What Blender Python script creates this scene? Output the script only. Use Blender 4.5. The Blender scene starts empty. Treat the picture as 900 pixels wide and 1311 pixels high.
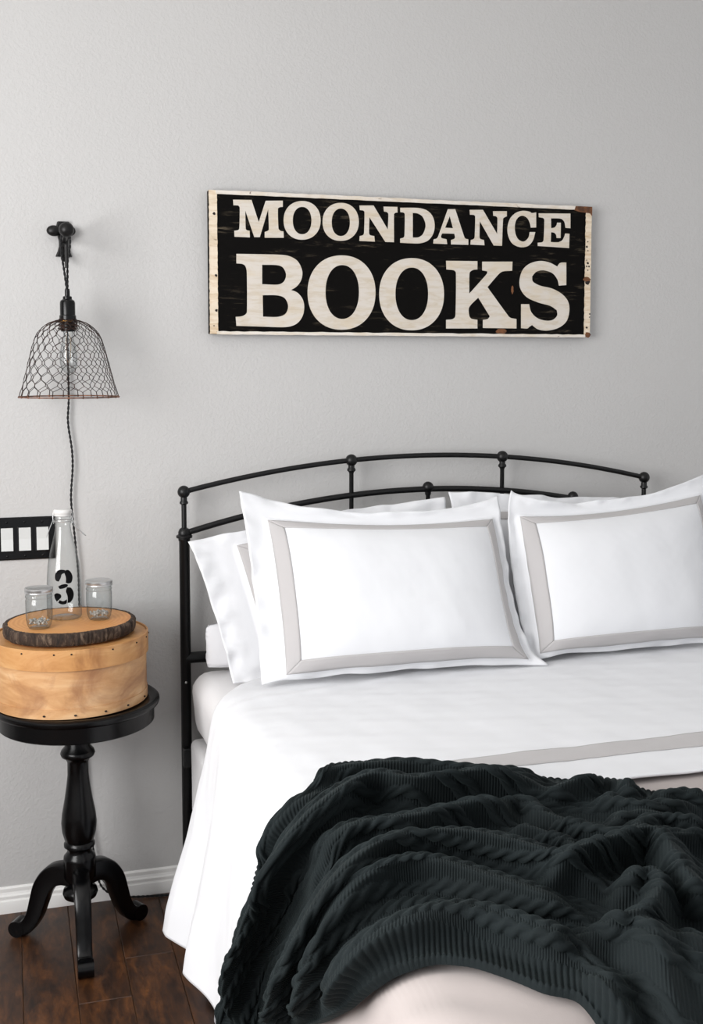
import bpy, bmesh, math, random
import numpy as np
from mathutils import Vector
random.seed(4); rng = np.random.default_rng(7)
scene = bpy.context.scene
COL = scene.collection

# ------------------------------------------------------------------ camera
FPX, CX, CY = 1457.0, 450.0, 585.0          # focal length and principal point, in pixels of the 900x1311 frame
TH, PI_T, DIST, EYE = math.radians(16.8), math.radians(4.5), 3.38, 1.592
cam_d = bpy.data.cameras.new('camera'); cam = bpy.data.objects.new('camera', cam_d); COL.objects.link(cam)
cam_d.sensor_fit = 'VERTICAL'; cam_d.sensor_height = 36.0; cam_d.sensor_width = 36.0
cam_d.lens = FPX * 36.0 / 1311.0
cam_d.shift_y = -(655.5 - CY) / 1311.0
cam_d.clip_start = 0.02
cam.location = (0, -DIST, EYE)
cam.rotation_euler = (math.pi / 2 - PI_T, 0, -TH)
scene.camera = cam

# ------------------------------------------------------------------ world, window light, exposure
w = bpy.data.worlds.new('world'); scene.world = w; w.use_nodes = True
w.node_tree.nodes['Background'].inputs[0].default_value = (0.96, 0.975, 1.0, 1)
w.node_tree.nodes['Background'].inputs[1].default_value = 0.64

def area(name, loc, rot, sx, sy, power, col=(1, 1, 1)):
    l = bpy.data.lights.new(name, 'AREA'); l.shape = 'RECTANGLE'; l.size = sx; l.size_y = sy
    l.energy = power; l.color = col
    o = bpy.data.objects.new(name, l); COL.objects.link(o); o.location = loc; o.rotation_euler = rot
    return o
# daylight through the window in the left wall
area('window_daylight', (-1.62, -2.35, 1.78), (0, math.radians(-90), 0), 1.55, 2.3, 107, (1.0, 0.99, 0.985))
scene.view_settings.view_transform = 'Standard'; scene.view_settings.look = 'None'
scene.view_settings.exposure = 0.35; scene.view_settings.gamma = 1.0
scene.view_settings.use_curve_mapping = False

# ------------------------------------------------------------------ pixel -> place
C0 = np.array([0, -DIST, EYE])
VF = np.array([math.sin(TH) * math.cos(PI_T), math.cos(TH) * math.cos(PI_T), -math.sin(PI_T)])
VR = np.array([math.cos(TH), -math.sin(TH), 0.0]); VU = np.cross(VR, VF)
def ray(x, y): return VF + VR * (x - CX) / FPX + VU * (CY - y) / FPX
def onY(x, y, Y): d = ray(x, y); return C0 + d * ((Y - C0[1]) / d[1])
def onZ(x, y, Z): d = ray(x, y); return C0 + d * ((Z - C0[2]) / d[2])

# ------------------------------------------------------------------ materials
def srgb(r, g, b):
    f = lambda c: (c / 12.92 if c <= .04045 else ((c + .055) / 1.055) ** 2.4)
    return (f(r / 255), f(g / 255), f(b / 255), 1)
class NT:
    def __init__(s, name):
        s.m = bpy.data.materials.new(name); s.m.use_nodes = True; s.t = s.m.node_tree
        s.p = s.t.nodes['Principled BSDF']
    def n(s, typ, **kw):
        nd = s.t.nodes.new(typ)
        for k, v in kw.items():
            if k.startswith('i_'):
                key = k[2:].replace('_', ' ')
                nd.inputs[key].default_value = v
            else: setattr(nd, k, v)
        return nd
    def l(s, a, b): s.t.links.new(a, b)
    def coord(s, kind='Object', scale=(1, 1, 1), rot=(0, 0, 0)):
        tc = s.n('ShaderNodeTexCoord'); mp = s.n('ShaderNodeMapping')
        mp.inputs['Scale'].default_value = scale; mp.inputs['Rotation'].default_value = rot
        s.l(tc.outputs[kind], mp.inputs['Vector']); return mp.outputs['Vector']
    def noise(s, vec, scale, detail=4, rough=.55, dist=0):
        nd = s.n('ShaderNodeTexNoise'); nd.inputs['Scale'].default_value = scale
        nd.inputs['Detail'].default_value = detail; nd.inputs['Roughness'].default_value = rough
        nd.inputs['Distortion'].default_value = dist
        s.l(vec, nd.inputs['Vector']); return nd.outputs['Fac']
    def ramp(s, fac, stops):
        r = s.n('ShaderNodeValToRGB'); e = r.color_ramp.elements
        while len(e) < len(stops): e.new(.5)
        for el, (p, c) in zip(e, stops): el.position = p; el.color = c if len(c) == 4 else (*c, 1)
        s.l(fac, r.inputs['Fac']); return r.outputs['Color']
    def mix(s, fac, a, b, mode='MIX'):
        m = s.n('ShaderNodeMix'); m.data_type = 'RGBA'; m.blend_type = mode
        for sock, v in ((m.inputs['Factor'], fac), (m.inputs[6], a), (m.inputs[7], b)):
            if hasattr(v, 'links'): s.l(v, sock)
            else: sock.default_value = v
        return m.outputs[2]
    def bump(s, h, strength, dist=.002):
        b = s.n('ShaderNodeBump'); b.inputs['Strength'].default_value = strength
        b.inputs['Distance'].default_value = dist; s.l(h, b.inputs['Height'])
        s.l(b.outputs['Normal'], s.p.inputs['Normal']); return b
    def set(s, **kw):
        for k, v in kw.items():
            sock = s.p.inputs[k.replace('_', ' ')]
            if hasattr(v, 'links'): s.l(v, sock)
            else: sock.default_value = v
        return s
def g(v): return (v, v, v, 1)
M = {}
def plain(name, col, rough=.5, metal=0, **kw):
    t = NT(name); t.set(Base_Color=col, Roughness=rough, Metallic=metal, **kw); M[name] = t.m; return t

# wall paint with orange-peel texture
t = NT('wall_paint'); v = t.coord(); t.set(Roughness=.62)
h1 = t.noise(v, 105, 3, .5); h2 = t.noise(v, 210, 2, .5)
t.l(t.mix(t.noise(v, 1.2, 2), srgb(185, 184, 183), srgb(191, 190, 189)), t.p.inputs['Base Color'])
hs = t.ramp(h1, [(.42, g(0)), (.60, g(1))]); hm = t.mix(.3, hs, h2); t.bump(hm, .24, .0022); M['wall_paint'] = t.m
plain('ceiling_paint', srgb(235, 235, 233), .8)
# white trim
t = NT('trim_paint'); t.set(Base_Color=srgb(232, 231, 229), Roughness=.35); M['trim_paint'] = t.m
# floor plank stain (world position so each plank gets its own figure, per-object random)
t = NT('plank_wood'); oi = t.n('ShaderNodeObjectInfo')
tc = t.n('ShaderNodeTexCoord'); mp = t.n('ShaderNodeMapping'); mp.inputs['Scale'].default_value = (7, 2.2, 7)
ad = t.n('ShaderNodeVectorMath', operation='ADD'); sc = t.n('ShaderNodeVectorMath', operation='SCALE')
cb = t.n('ShaderNodeCombineXYZ'); t.l(oi.outputs['Random'], cb.inputs[0]); t.l(oi.outputs['Random'], cb.inputs[1])
t.l(cb.outputs[0], sc.inputs[0]); sc.inputs['Scale'].default_value = 40
t.l(tc.outputs['Object'], ad.inputs[0]); t.l(sc.outputs[0], ad.inputs[1]); t.l(ad.outputs[0], mp.inputs['Vector'])
vv = mp.outputs['Vector']
f1 = t.noise(vv, 1.6, 6, .62, 1.5); f2 = t.noise(vv, 7, 5, .6, .6)
c1 = t.ramp(f1, [(.28, srgb(40, 24, 14)), (.46, srgb(66, 40, 21)), (.60, srgb(90, 55, 27)), (.78, srgb(132, 82, 36))])
c2 = t.ramp(f2, [(.35, srgb(120, 105, 98)), (.62, srgb(255, 250, 244))])
t.l(t.mix(.75, c1, c2, 'MULTIPLY'), t.p.inputs['Base Color']); t.set(Roughness=.42)
t.bump(f2, .25, .0015); M['plank_wood'] = t.m
plain('plank_gap', srgb(98, 74, 54), .8)
# black metals and paints
plain('black_iron', srgb(9, 9, 10), .42, 0, Specular_IOR_Level=.35)
t = NT('black_lacquer'); t.set(Base_Color=srgb(2, 2, 3), Roughness=.27, Specular_IOR_Level=.28); M['black_lacquer'] = t.m
plain('black_plastic', srgb(5, 5, 7), .25, 0, Specular_IOR_Level=.3)
t = NT('cast_iron'); v = t.coord(); t.set(Base_Color=srgb(24, 23, 23), Roughness=.42, Metallic=.5); t.bump(t.noise(v, 160, 3), .3, .001); M['cast_iron'] = t.m
plain('cord_fabric', srgb(16, 16, 18), .8)
t = NT('rusty_wire'); v = t.coord()
t.l(t.ramp(t.noise(v, 30, 4), [(.4, srgb(26, 20, 19)), (.62, srgb(66, 44, 36))]), t.p.inputs['Base Color']); t.set(Roughness=.6, Metallic=.5); M['rusty_wire'] = t.m
t = NT('rusty_rim'); v = t.coord()
t.l(t.ramp(t.noise(v, 60, 4), [(.38, srgb(74, 48, 36)), (.62, srgb(138, 96, 76))]), t.p.inputs['Base Color']); t.set(Roughness=.55, Metallic=.4); M['rusty_rim'] = t.m
plain('brass', srgb(150, 110, 60), .35, .9)
plain('steel', srgb(200, 200, 200), .32, .9)
plain('switch_white', srgb(205, 207, 206), .35)
# linens
def cloth(name, col, bump=.12, sheen=.15, scale=900):
    t = NT(name); v = t.coord(); t.set(Base_Color=col, Roughness=.85, Sheen_Weight=sheen)
    n1 = t.noise(v, 14, 4, .6); n2 = t.noise(v, scale, 2)
    t.bump(t.mix(.12, n1, n2), bump, .01); M[name] = t.m
cloth('white_linen', srgb(221, 221, 224), .1)
cloth('white_percale', srgb(221, 222, 225), .05)
cloth('grey_trim', srgb(180, 177, 177), .2)
cloth('cream_quilt', srgb(168, 159, 156), .1)
cloth('skirt_linen', srgb(202, 206, 214), .2)
cloth('mattress_sheet', srgb(224, 223, 224), .2)
# knit: fine purl ridges from the cloth's own coordinates
t = NT('knit_wool'); uv = t.n('ShaderNodeUVMap'); mp = t.n('ShaderNodeMapping'); t.l(uv.outputs[0], mp.inputs['Vector'])
wv = t.n('ShaderNodeTexWave'); wv.wave_type = 'BANDS'; wv.bands_direction = 'X'; wv.inputs['Scale'].default_value = 62
wv.inputs['Distortion'].default_value = .6; wv.inputs['Detail'].default_value = 1
t.l(mp.outputs[0], wv.inputs['Vector']); nz = t.noise(mp.outputs[0], 420, 3)
t.l(t.mix(t.noise(mp.outputs[0], 9, 3), srgb(13, 18, 19), srgb(26, 33, 35)), t.p.inputs['Base Color'])
t.set(Roughness=.9, Sheen_Weight=.10, Sheen_Roughness=.5, Specular_IOR_Level=.2)
t.p.inputs['Sheen Tint'].default_value = srgb(120, 140, 140)
at = t.n('ShaderNodeAttribute'); at.attribute_name = 'rib_mask'
t.bump(t.mix(.3, t.mix(at.outputs['Fac'], g(.5), wv.outputs['Color']), nz), .7, .003); M['knit_wool'] = t.m
# sign paints
t = NT('sign_black'); v = t.coord('Object', (3, 3, 26)); v2 = t.coord('Object', (1, 1, 3))
a_ = t.noise(v, 4, 8, .68, .5); b_ = t.noise(v2, 7, 5, .6, .4)
scr = t.ramp(a_, [(.54, g(0)), (.72, g(1))]); msk = t.ramp(b_, [(.48, g(0)), (.66, g(1))])
mm = t.mix(1.0, scr, msk, 'MULTIPLY')
t.l(t.mix(mm, srgb(13, 12, 11), srgb(98, 88, 74)), t.p.inputs['Base Color']); t.set(Roughness=.8, Specular_IOR_Level=.06); t.bump(a_, .3, .0015); M['sign_black'] = t.m
def aged_white(name, base, stain, amt):
    t = NT(name); v = t.coord('Object', (4, 4, 22)); v2 = t.coord('Object', (1, 1, 2.2))
    a = t.noise(v, 3.5, 7, .65, .6); b = t.noise(v2, 9, 5, .62, .5); c = t.noise(v2, 30, 6, .75, .8)
    col = t.mix(t.ramp(a, [(.45, g(0)), (.75, g(1))]), base, stain)
    col = t.mix(t.ramp(b, [(.5, g(0)), (.75, g(.8))]), col, srgb(203, 188, 164))
    col = t.mix(t.ramp(c, [(amt, g(0)), (amt + .05, g(1))]), col, srgb(74, 46, 28))
    t.l(col, t.p.inputs['Base Color']); t.set(Roughness=.62); t.bump(a, .25, .0012); M[name] = t.m
aged_white('letter_cream', srgb(206, 199, 190), srgb(188, 173, 149), .73)
aged_white('strip_cream', srgb(222, 208, 188), srgb(190, 160, 120), .64)
aged_white('edge_white', srgb(218, 212, 204), srgb(200, 186, 166), .63)
t = NT('rust_patch'); v = t.coord(); t.l(t.ramp(t.noise(v, 50, 5), [(.4, srgb(70, 42, 24)), (.65, srgb(122, 78, 46))]), t.p.inputs['Base Color']); t.set(Roughness=.8); M['rust_patch'] = t.m
plain('hole_dark', srgb(28, 18, 14), .8)
# woods on the table
t = NT('box_veneer'); v = t.coord('Object', (1, 1, 3.5)); v2 = t.coord('Object', (1, 1, 1.3))
a_ = t.noise(v, 5, 6, .6, 1.0); b_ = t.noise(v2, 6.5, 5, .6, .8)
col = t.ramp(a_, [(.30, srgb(172, 122, 76)), (.5, srgb(196, 150, 103)), (.68, srgb(212, 174, 132))])
col = t.mix(t.ramp(b_, [(.46, g(0)), (.68, g(.8))]), col, srgb(136, 90, 60))
t.l(col, t.p.inputs['Base Color']); t.set(Roughness=.55); t.bump(a_, .15, .001); M['box_veneer'] = t.m
t = NT('lid_veneer'); v = t.coord('Object', (1, 1, 3.5)); v2 = t.coord('Object', (1, 1, .8))
a_ = t.noise(v, 6, 6, .6, 1.0); b_ = t.noise(v2, 5, 5, .6, .8)
col = t.ramp(a_, [(.30, srgb(170, 116, 62)), (.5, srgb(190, 138, 84)), (.68, srgb(204, 158, 106))])
col = t.mix(t.ramp(b_, [(.55, g(0)), (.72, g(.8))]), col, srgb(120, 68, 30))
t.l(col, t.p.inputs['Base Color']); t.set(Roughness=.5); t.bump(a_, .15, .001); M['lid_veneer'] = t.m
t = NT('slice_wood'); tc = t.n('ShaderNodeTexCoord'); wv = t.n('ShaderNodeTexWave'); wv.wave_type = 'RINGS'; wv.rings_direction = 'Z'
wv.inputs['Scale'].default_value = 26; wv.inputs['Distortion'].default_value = 3; wv.inputs['Detail'].default_value = 3; wv.inputs['Detail Scale'].default_value = 1.2
t.l(tc.outputs['Object'], wv.inputs['Vector'])
col = t.ramp(wv.outputs['Fac'], [(0, srgb(206, 142, 78)), (1, srgb(218, 158, 94))])
t.l(t.mix(t.ramp(t.noise(tc.outputs['Object'], 9, 4), [(.5, g(0)), (.75, g(.6))]), col, srgb(180, 112, 56)), t.p.inputs['Base Color']); t.set(Roughness=.5); M['slice_wood'] = t.m
t = NT('bark'); v = t.coord('Object', (1, 1, .35)); a_ = t.noise(v, 55, 6, .7, .6)
t.l(t.ramp(a_, [(.35, srgb(22, 15, 11)), (.52, srgb(58, 43, 33)), (.68, srgb(118, 100, 84))]), t.p.inputs['Base Color']); t.set(Roughness=.9); t.bump(a_, .8, .004); M['bark'] = t.m
# thin clear glass: reflection over straight-through transmission
def thin_glass(name, tint, ior=1.45):
    t = NT(name); t.t.nodes.remove(t.p)
    tr = t.n('ShaderNodeBsdfTransparent'); tr.inputs[0].default_value = tint
    gl = t.n('ShaderNodeBsdfGlossy'); gl.inputs['Roughness'].default_value = .03
    lw = t.n('ShaderNodeLayerWeight'); lw.inputs['Blend'].default_value = .5
    pw = t.n('ShaderNodeMath', operation='POWER'); t.l(lw.outputs['Facing'], pw.inputs[0]); pw.inputs[1].default_value = 3.5
    fr = t.n('ShaderNodeMath', operation='MULTIPLY_ADD'); t.l(pw.outputs[0], fr.inputs[0]); fr.inputs[1].default_value = .55; fr.inputs[2].default_value = .05
    p2 = t.n('ShaderNodeMath', operation='POWER'); t.l(lw.outputs['Facing'], p2.inputs[0]); p2.inputs[1].default_value = 2.2
    t.l(t.mix(p2.outputs[0], tint, (.42, .45, .46, 1)), tr.inputs[0])
    mx = t.n('ShaderNodeMixShader'); t.l(fr.outputs[0], mx.inputs[0]); t.l(tr.outputs[0], mx.inputs[1]); t.l(gl.outputs[0], mx.inputs[2])
    t.l(mx.outputs[0], t.t.nodes['Material Output'].inputs['Surface']); M[name] = t.m
thin_glass('clear_glass', (.93, .945, .945, 1), 1.5)
thin_glass('jar_glass', (.88, .90, .90, 1), 1.55)
plain('glass_beads', srgb(214, 210, 204), .12, 0, Transmission_Weight=.55)
plain('bulb_filament', srgb(150, 120, 80), .4, .6)
plain('ceramic_white', srgb(216, 215, 213), .3)
plain('stencil_black', srgb(8, 8, 10), .6, 0, Specular_IOR_Level=.1)

# ------------------------------------------------------------------ mesh helpers
def link(o, parent=None):
    COL.objects.link(o)
    if parent is not None: o.parent = parent
    return o
def tag(o, label=None, cat=None, group=None, kind=None):
    for k, v in (('label', label), ('category', cat), ('group', group), ('kind', kind)):
        if v: o[k] = v
    return o
def empty(name, loc, label, cat, group=None):
    o = bpy.data.objects.new(name, None); link(o); o.location = loc; o.empty_display_size = .05
    return tag(o, label, cat, group)
def worldloc(o):
    p = Vector((0, 0, 0))
    while o is not None: p += Vector(o.location); o = o.parent
    return np.array(p)
def mesh(name, verts, faces, mat, parent=None, smooth=True, base=None, uvs=None):
    """verts in world metres; the object sits at its base point (or its parent's)"""
    V = np.asarray(verts, float)
    if parent is not None: b = worldloc(parent) if base is None else np.asarray(base, float)
    else: b = np.asarray(base, float) if base is not None else np.array([V[:, 0].mean(), V[:, 1].mean(), V[:, 2].min()])
    me = bpy.data.meshes.new(name)
    me.from_pydata((V - b).tolist(), [], [tuple(int(i) for i in f) for f in faces])
    me.materials.append(M[mat]); me.update()
    if smooth: me.polygons.foreach_set('use_smooth', [True] * len(me.polygons))
    o = bpy.data.objects.new(name, me)
    link(o, parent)
    o.location = b - worldloc(parent) if parent is not None else b
    return o
def autosmooth(o, ang=35):
    me = o.data; bm = bmesh.new(); bm.from_mesh(me)
    bmesh.ops.recalc_face_normals(bm, faces=bm.faces)
    for e in bm.edges:
        e.smooth = not (len(e.link_faces) == 2 and e.calc_face_angle(0) > math.radians(ang))
    bm.to_mesh(me); bm.free(); return o
class MB:
    def __init__(s): s.v = []; s.f = []
    def add(s, V, F):
        n = len(s.v); s.v += [tuple(p) for p in V]; s.f += [tuple(i + n for i in f) for f in F]; return s
    def box(s, a, b):
        x0, y0, z0 = a; x1, y1, z1 = b
        return s.add([(x0,y0,z0),(x1,y0,z0),(x1,y1,z0),(x0,y1,z0),(x0,y0,z1),(x1,y0,z1),(x1,y1,z1),(x0,y1,z1)],
                     [(0,3,2,1),(4,5,6,7),(0,1,5,4),(1,2,6,5),(2,3,7,6),(3,0,4,7)])
    def tube(s, path, r, seg=10, caps=True):
        P = np.asarray(path, float); n = len(P); R = np.broadcast_to(np.asarray(r, float), (n,))
        T = np.gradient(P, axis=0); T /= np.linalg.norm(T, axis=1)[:, None] + 1e-12
        a = np.array([0, 0, 1.0]) if abs(T[0][2]) < .9 else np.array([1.0, 0, 0])
        N = np.cross(T[0], a); N /= np.linalg.norm(N); V = []
        for i in range(n):
            N = N - T[i] * (N @ T[i]); N /= np.linalg.norm(N) + 1e-12; B = np.cross(T[i], N)
            for k in range(seg):
                w_ = 2 * math.pi * k / seg
                V.append(P[i] + R[i] * (math.cos(w_) * N + math.sin(w_) * B))
        F = [(i*seg+k, i*seg+(k+1) % seg, (i+1)*seg+(k+1) % seg, (i+1)*seg+k) for i in range(n-1) for k in range(seg)]
        if caps: F += [tuple(range(seg))[::-1], tuple((n-1)*seg+k for k in range(seg))]
        return s.add(V, F)
    def lathe(s, prof, c, seg=40, wob=None, caps=True):
        n = len(prof); V = []
        for i, (r, z) in enumerate(prof):
            for k in range(seg):
                w_ = 2 * math.pi * k / seg; rr = r * (wob(w_, z) if wob else 1)
                V.append((c[0] + rr * math.cos(w_), c[1] + rr * math.sin(w_), z))
        F = [(i*seg+k, i*seg+(k+1) % seg, (i+1)*seg+(k+1) % seg, (i+1)*seg+k) for i in range(n-1) for k in range(seg)]
        if caps and prof[0][0] > 1e-6: F.append(tuple(range(seg))[::-1])
        if caps and prof[-1][0] > 1e-6: F.append(tuple((n-1)*seg+k for k in range(seg)))
        return s.add(V, F)
    def ball(s, c, r, seg=20, rings=12):
        rx, ry, rz = (r, r, r) if np.isscalar(r) else r
        V = [(c[0], c[1], c[2] - rz)]
        for i in range(1, rings):
            p = -math.pi / 2 + math.pi * i / rings
            V += [(c[0]+rx*math.cos(p)*math.cos(2*math.pi*k/seg), c[1]+ry*math.cos(p)*math.sin(2*math.pi*k/seg), c[2]+rz*math.sin(p)) for k in range(seg)]
        V.append((c[0], c[1], c[2] + rz)); L = len(V) - 1
        F = [(0, 1+(k+1) % seg, 1+k) for k in range(seg)]
        for i in range(rings - 2):
            a = 1 + i*seg; F += [(a+k, a+(k+1) % seg, a+seg+(k+1) % seg, a+seg+k) for k in range(seg)]
        a = 1 + (rings-2)*seg; F += [(a+k, a+(k+1) % seg, L) for k in range(seg)]
        return s.add(V, F)
    def build(s, name, mat, parent=None, smooth=True, base=None, ang=35):
        o = mesh(name, s.v, s.f, mat, parent, smooth, base)
        if smooth: autosmooth(o, ang)
        return o
def spline(pts, n=12):
    """Catmull-Rom through the points"""
    P = np.asarray(pts, float); P = np.vstack([2*P[0]-P[1], P, 2*P[-1]-P[-2]]); out = []
    for i in range(1, len(P) - 2):
        for k in range(n):
            u = k / n; a, b, c, d = P[i-1], P[i], P[i+1], P[i+2]
            out.append(.5*((2*b)+(-a+c)*u+(2*a-5*b+4*c-d)*u*u+(-a+3*b-3*c+d)*u**3))
    out.append(P[-2]); return np.array(out)
def bevel(o, wdt, seg=2):
    m = o.modifiers.new('bevel', 'BEVEL'); m.width = wdt; m.segments = seg; m.limit_method = 'ANGLE'; return o
def grid_faces(nu, nv, off=0):
    i, j = np.meshgrid(np.arange(nu-1), np.arange(nv-1), indexing='ij')
    a = (i*nv + j).ravel() + off
    return np.stack([a, a+nv, a+nv+1, a+1], 1)
def big_mesh(name, V, F, mat, parent=None, base=None, uv=None):
    V = np.asarray(V, float)
    b = worldloc(parent) if parent is not None and base is None else (np.array([V[:,0].mean(), V[:,1].mean(), V[:,2].min()]) if base is None else np.asarray(base, float))
    me = bpy.data.meshes.new(name); n = len(V); F = np.asarray(F, np.int32)
    me.vertices.add(n); me.vertices.foreach_set('co', (V - b).astype(np.float32).ravel())
    me.loops.add(F.size); me.loops.foreach_set('vertex_index', F.ravel())
    me.polygons.add(len(F)); me.polygons.foreach_set('loop_start', np.arange(0, F.size, 4, dtype=np.int32))
    me.polygons.foreach_set('loop_total', np.full(len(F), 4, np.int32))
    me.polygons.foreach_set('use_smooth', np.ones(len(F), bool))
    me.update(calc_edges=True); me.validate(); me.materials.append(M[mat])
    if uv is not None:
        lay = me.uv_layers.new(name='UVMap'); lay.data.foreach_set('uv', np.asarray(uv, np.float32)[F.ravel()].ravel())
    o = bpy.data.objects.new(name, me); link(o, parent)
    o.location = b - worldloc(parent) if parent is not None else b
    return o
def fnoise(x, y, seed, f=1.0, octv=3):
    """smooth pseudo-noise from a few rotated sines, about -1..1"""
    r = np.random.default_rng(seed); out = 0; amp = 1; tot = 0
    for o in range(octv):
        acc = 0
        for k in range(5):
            a = r.uniform(0, 6.283); ff = f * (2**o) * r.uniform(.6, 1.5)
            acc = acc + np.sin(ff*(math.cos(a)*x + math.sin(a)*y) + r.uniform(0, 6.283))
        out = out + amp*acc/2.6; tot += amp; amp *= .5
    return out / tot
def sstep(a, b, x): t_ = np.clip((x-a)/(b-a), 0, 1); return t_*t_*(3-2*t_)

# ------------------------------------------------------------------ room shell
def struct(o): o['kind'] = 'structure'; return o
struct(MB().box((-1.6, 0, 0), (4.2, .12, 3.2)).build('wall_back', 'wall_paint', smooth=False))
mb = MB()                                             # left wall around its window opening
WY0, WY1, WZ0, WZ1 = -3.5, -1.2, 1.0, 2.56
mb.box((-1.72, -4.6, 0), (-1.6, WY0, 3.2)).box((-1.72, WY1, 0), (-1.6, .12, 3.2))
mb.box((-1.72, WY0, 0), (-1.6, WY1, WZ0)).box((-1.72, WY0, WZ1), (-1.6, WY1, 3.2))
struct(mb.build('wall_left', 'wall_paint', smooth=False))
wr = bpy.data.objects.new('window_1', None); link(wr); wr.location = (-1.6, -2.35, WZ0); struct(wr)
mb = MB()
for y0, y1, z0, z1 in ((WY0-.06, WY0, WZ0-.06, WZ1+.06), (WY1, WY1+.06, WZ0-.06, WZ1+.06), (WY0, WY1, WZ0-.06, WZ0), (WY0, WY1, WZ1, WZ1+.06)):
    mb.box((-1.6, y0, z0), (-1.58, y1, z1))
mb.build('window_frame', 'trim_paint', wr, smooth=False)
struct(MB().box((-1.72, -4.6, 3.2), (4.2, .12, 3.3)).build('ceiling', 'ceiling_paint', smooth=False))
fl = struct(MB().box((-1.6, -4.6, -.05), (4.2, 0, -.004)).build('floor', 'plank_gap', smooth=False, base=(1.3, -2.3, -.05)))
PW, X0 = .1325, .004
pl_mesh = {}
def plank(x0, y0, y1):
    x0 = max(x0, -1.6); L = round(y1-y0, 3); wd = PW - .0016
    key = L
    if key not in pl_mesh:
        o = MB().box((0, -L+.0012, -.006), (wd, 0, 0)).build('plank', 'plank_wood', fl, smooth=False, base=(x0+.0008, y1, 0)); bm = bmesh.new(); bm.from_mesh(o.data)
        bmesh.ops.bevel(bm, geom=[e for e in bm.edges if all(v.co.z > -.001 for v in e.verts)], offset=.0014, segments=1, affect='EDGES'); bm.to_mesh(o.data); bm.free()
        for vtx in o.data.vertices: pass
        # verts were given relative to the origin, so move the mesh back onto it
        for vtx in o.data.vertices: vtx.co += Vector((x0+.0008, y1, 0))
        pl_mesh[key] = o.data
    else:
        o = bpy.data.objects.new('plank', pl_mesh[key]); link(o, fl); o.location = np.array([x0+.0008, y1, 0]) - worldloc(fl)
    return o
joints = {2: -.563, 3: -.371, 1: -.95, 0: -.80, 4: -.12, -1: -.3}
for i in range(-7, 20):
    x = X0 + (i-1)*PW
    j = joints.get(i, -.2 - (i*.37 % 1.1)); ys = [0, j]
    while ys[-1] > -3.0: ys.append(ys[-1] - 1.22)
    for a, b in zip(ys[1:], ys[:-1]):
        if b - a > .02: plank(x, a, b)
# baseboard with an ogee profile, run along the back wall
prof = [(0, 0), (-.016, 0), (-.0165, .034), (-.0155, .0365), (-.0125, .0375), (-.0115, .041), (-.0125, .0445), (-.0125, .050), (-.0075, .0535), (-.0055, .060), (-.0065, .066), (-.0065, .071), (-.003, .075), (0, .0755)]
V = []; F = []; n = len(prof)
for x in (-1.6, 4.2): V += [(x, y, z) for y, z in prof]
F = [(k, k+1, n+k+1, n+k) for k in range(n-1)] + [tuple(range(n))[::-1], tuple(range(n, 2*n))]
o = mesh('baseboard_back', V, F, 'trim_paint', base=(1.3, 0, 0)); autosmooth(o, 25); struct(o)

# ------------------------------------------------------------------ wall sign
SY = -.031
sg = empty('wall_sign', tuple(onY(512, 342, 0)*np.array([1, 0, 1])), 'long weathered black wooden sign with cream slab-serif lettering hung above the bed', 'sign')
P = {k: onY(*p, SY) for k, p in dict(tl=(267.3, 243.5), tr=(757.2, 265.0), bl=(268.3, 427.6), br=(754.6, 431.3)).items()}
SX0 = (P['tl'][0]+P['bl'][0])/2; SX1 = (P['tr'][0]+P['br'][0])/2; SZ1 = (P['tl'][2]+P['tr'][2])/2; SZ0 = (P['bl'][2]+P['br'][2])/2
o = MB().box((SX0, SY, SZ0), (SX1, -.004, SZ1)).build('board', 'sign_black', sg, smooth=False); bevel(o, .0015)
FRX0 = onY(278.5, 340, SY)[0]; FRX1 = onY(748.3, 350, SY)[0]
def irregular_strip(name, x0, x1, z0, z1, y, th, mat, seed, amp, vertical):
    """a paint-worn strip whose outer and inner edges wander a little"""
    r = np.random.default_rng(seed); n = 60; V = []
    for k in range(n+1):
        u = k/n; a = amp*r.uniform(-1, 1); b = amp*.3*r.uniform(-1, 1)
        if vertical: q = [(x0+abs(a), z0+(z1-z0)*u), (x1+b, z0+(z1-z0)*u)]
        else: q = [(x0+(x1-x0)*u, z0+b), (x0+(x1-x0)*u, z1-abs(a))]
        V += [(q[0][0], y-th, q[0][1]), (q[1][0], y-th, q[1][1]), (q[1][0], y, q[1][1]), (q[0][0], y, q[0][1])]
    F = []
    for k in range(n):
        a = 4*k; b = a+4
        F += [(a+i, a+(i+1) % 4, b+(i+1) % 4, b+i) for i in range(4)]
    F += [(0, 1, 2, 3), (4*n+3, 4*n+2, 4*n+1, 4*n)]
    o = mesh(name, V, F, mat, sg, smooth=False); autosmooth(o); return o
irregular_strip('end_strip', SX0-.0005, FRX0, SZ0, SZ1, SY, .002, 'strip_cream', 1, .002, True)
irregular_strip('end_strip', FRX1, SX1+.0005, SZ0, SZ1, SY, .002, 'strip_cream', 2, .002, True)
irregular_strip('edge_strip', FRX0-.004, FRX1, SZ1-.0105, SZ1+.0015, SY, .003, 'edge_white', 3, .0018, False)
irregular_strip('edge_strip', FRX0-.004, FRX1+.004, SZ0-.0015, SZ0+.0085, SY, .003, 'edge_white', 5, .0018, False)
def blob(name, px, py, rx, rz, mat, seed, th=.0006, y=SY-.0021, parent=sg):
    r = np.random.default_rng(seed); c = onY(px, py, y); n = 14
    V = [(c[0]+rx*r.uniform(.7, 1.15)*math.cos(2*math.pi*k/n), y-th, c[2]+rz*r.uniform(.7, 1.15)*math.sin(2*math.pi*k/n)) for k in range(n)]
    return mesh(name, V + [(v[0], y, v[2]) for v in V], [tuple(range(n))[::-1]] + [(k, (k+1) % n, n+(k+1) % n, n+k) for k in range(n)], mat, parent, smooth=False)
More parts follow.
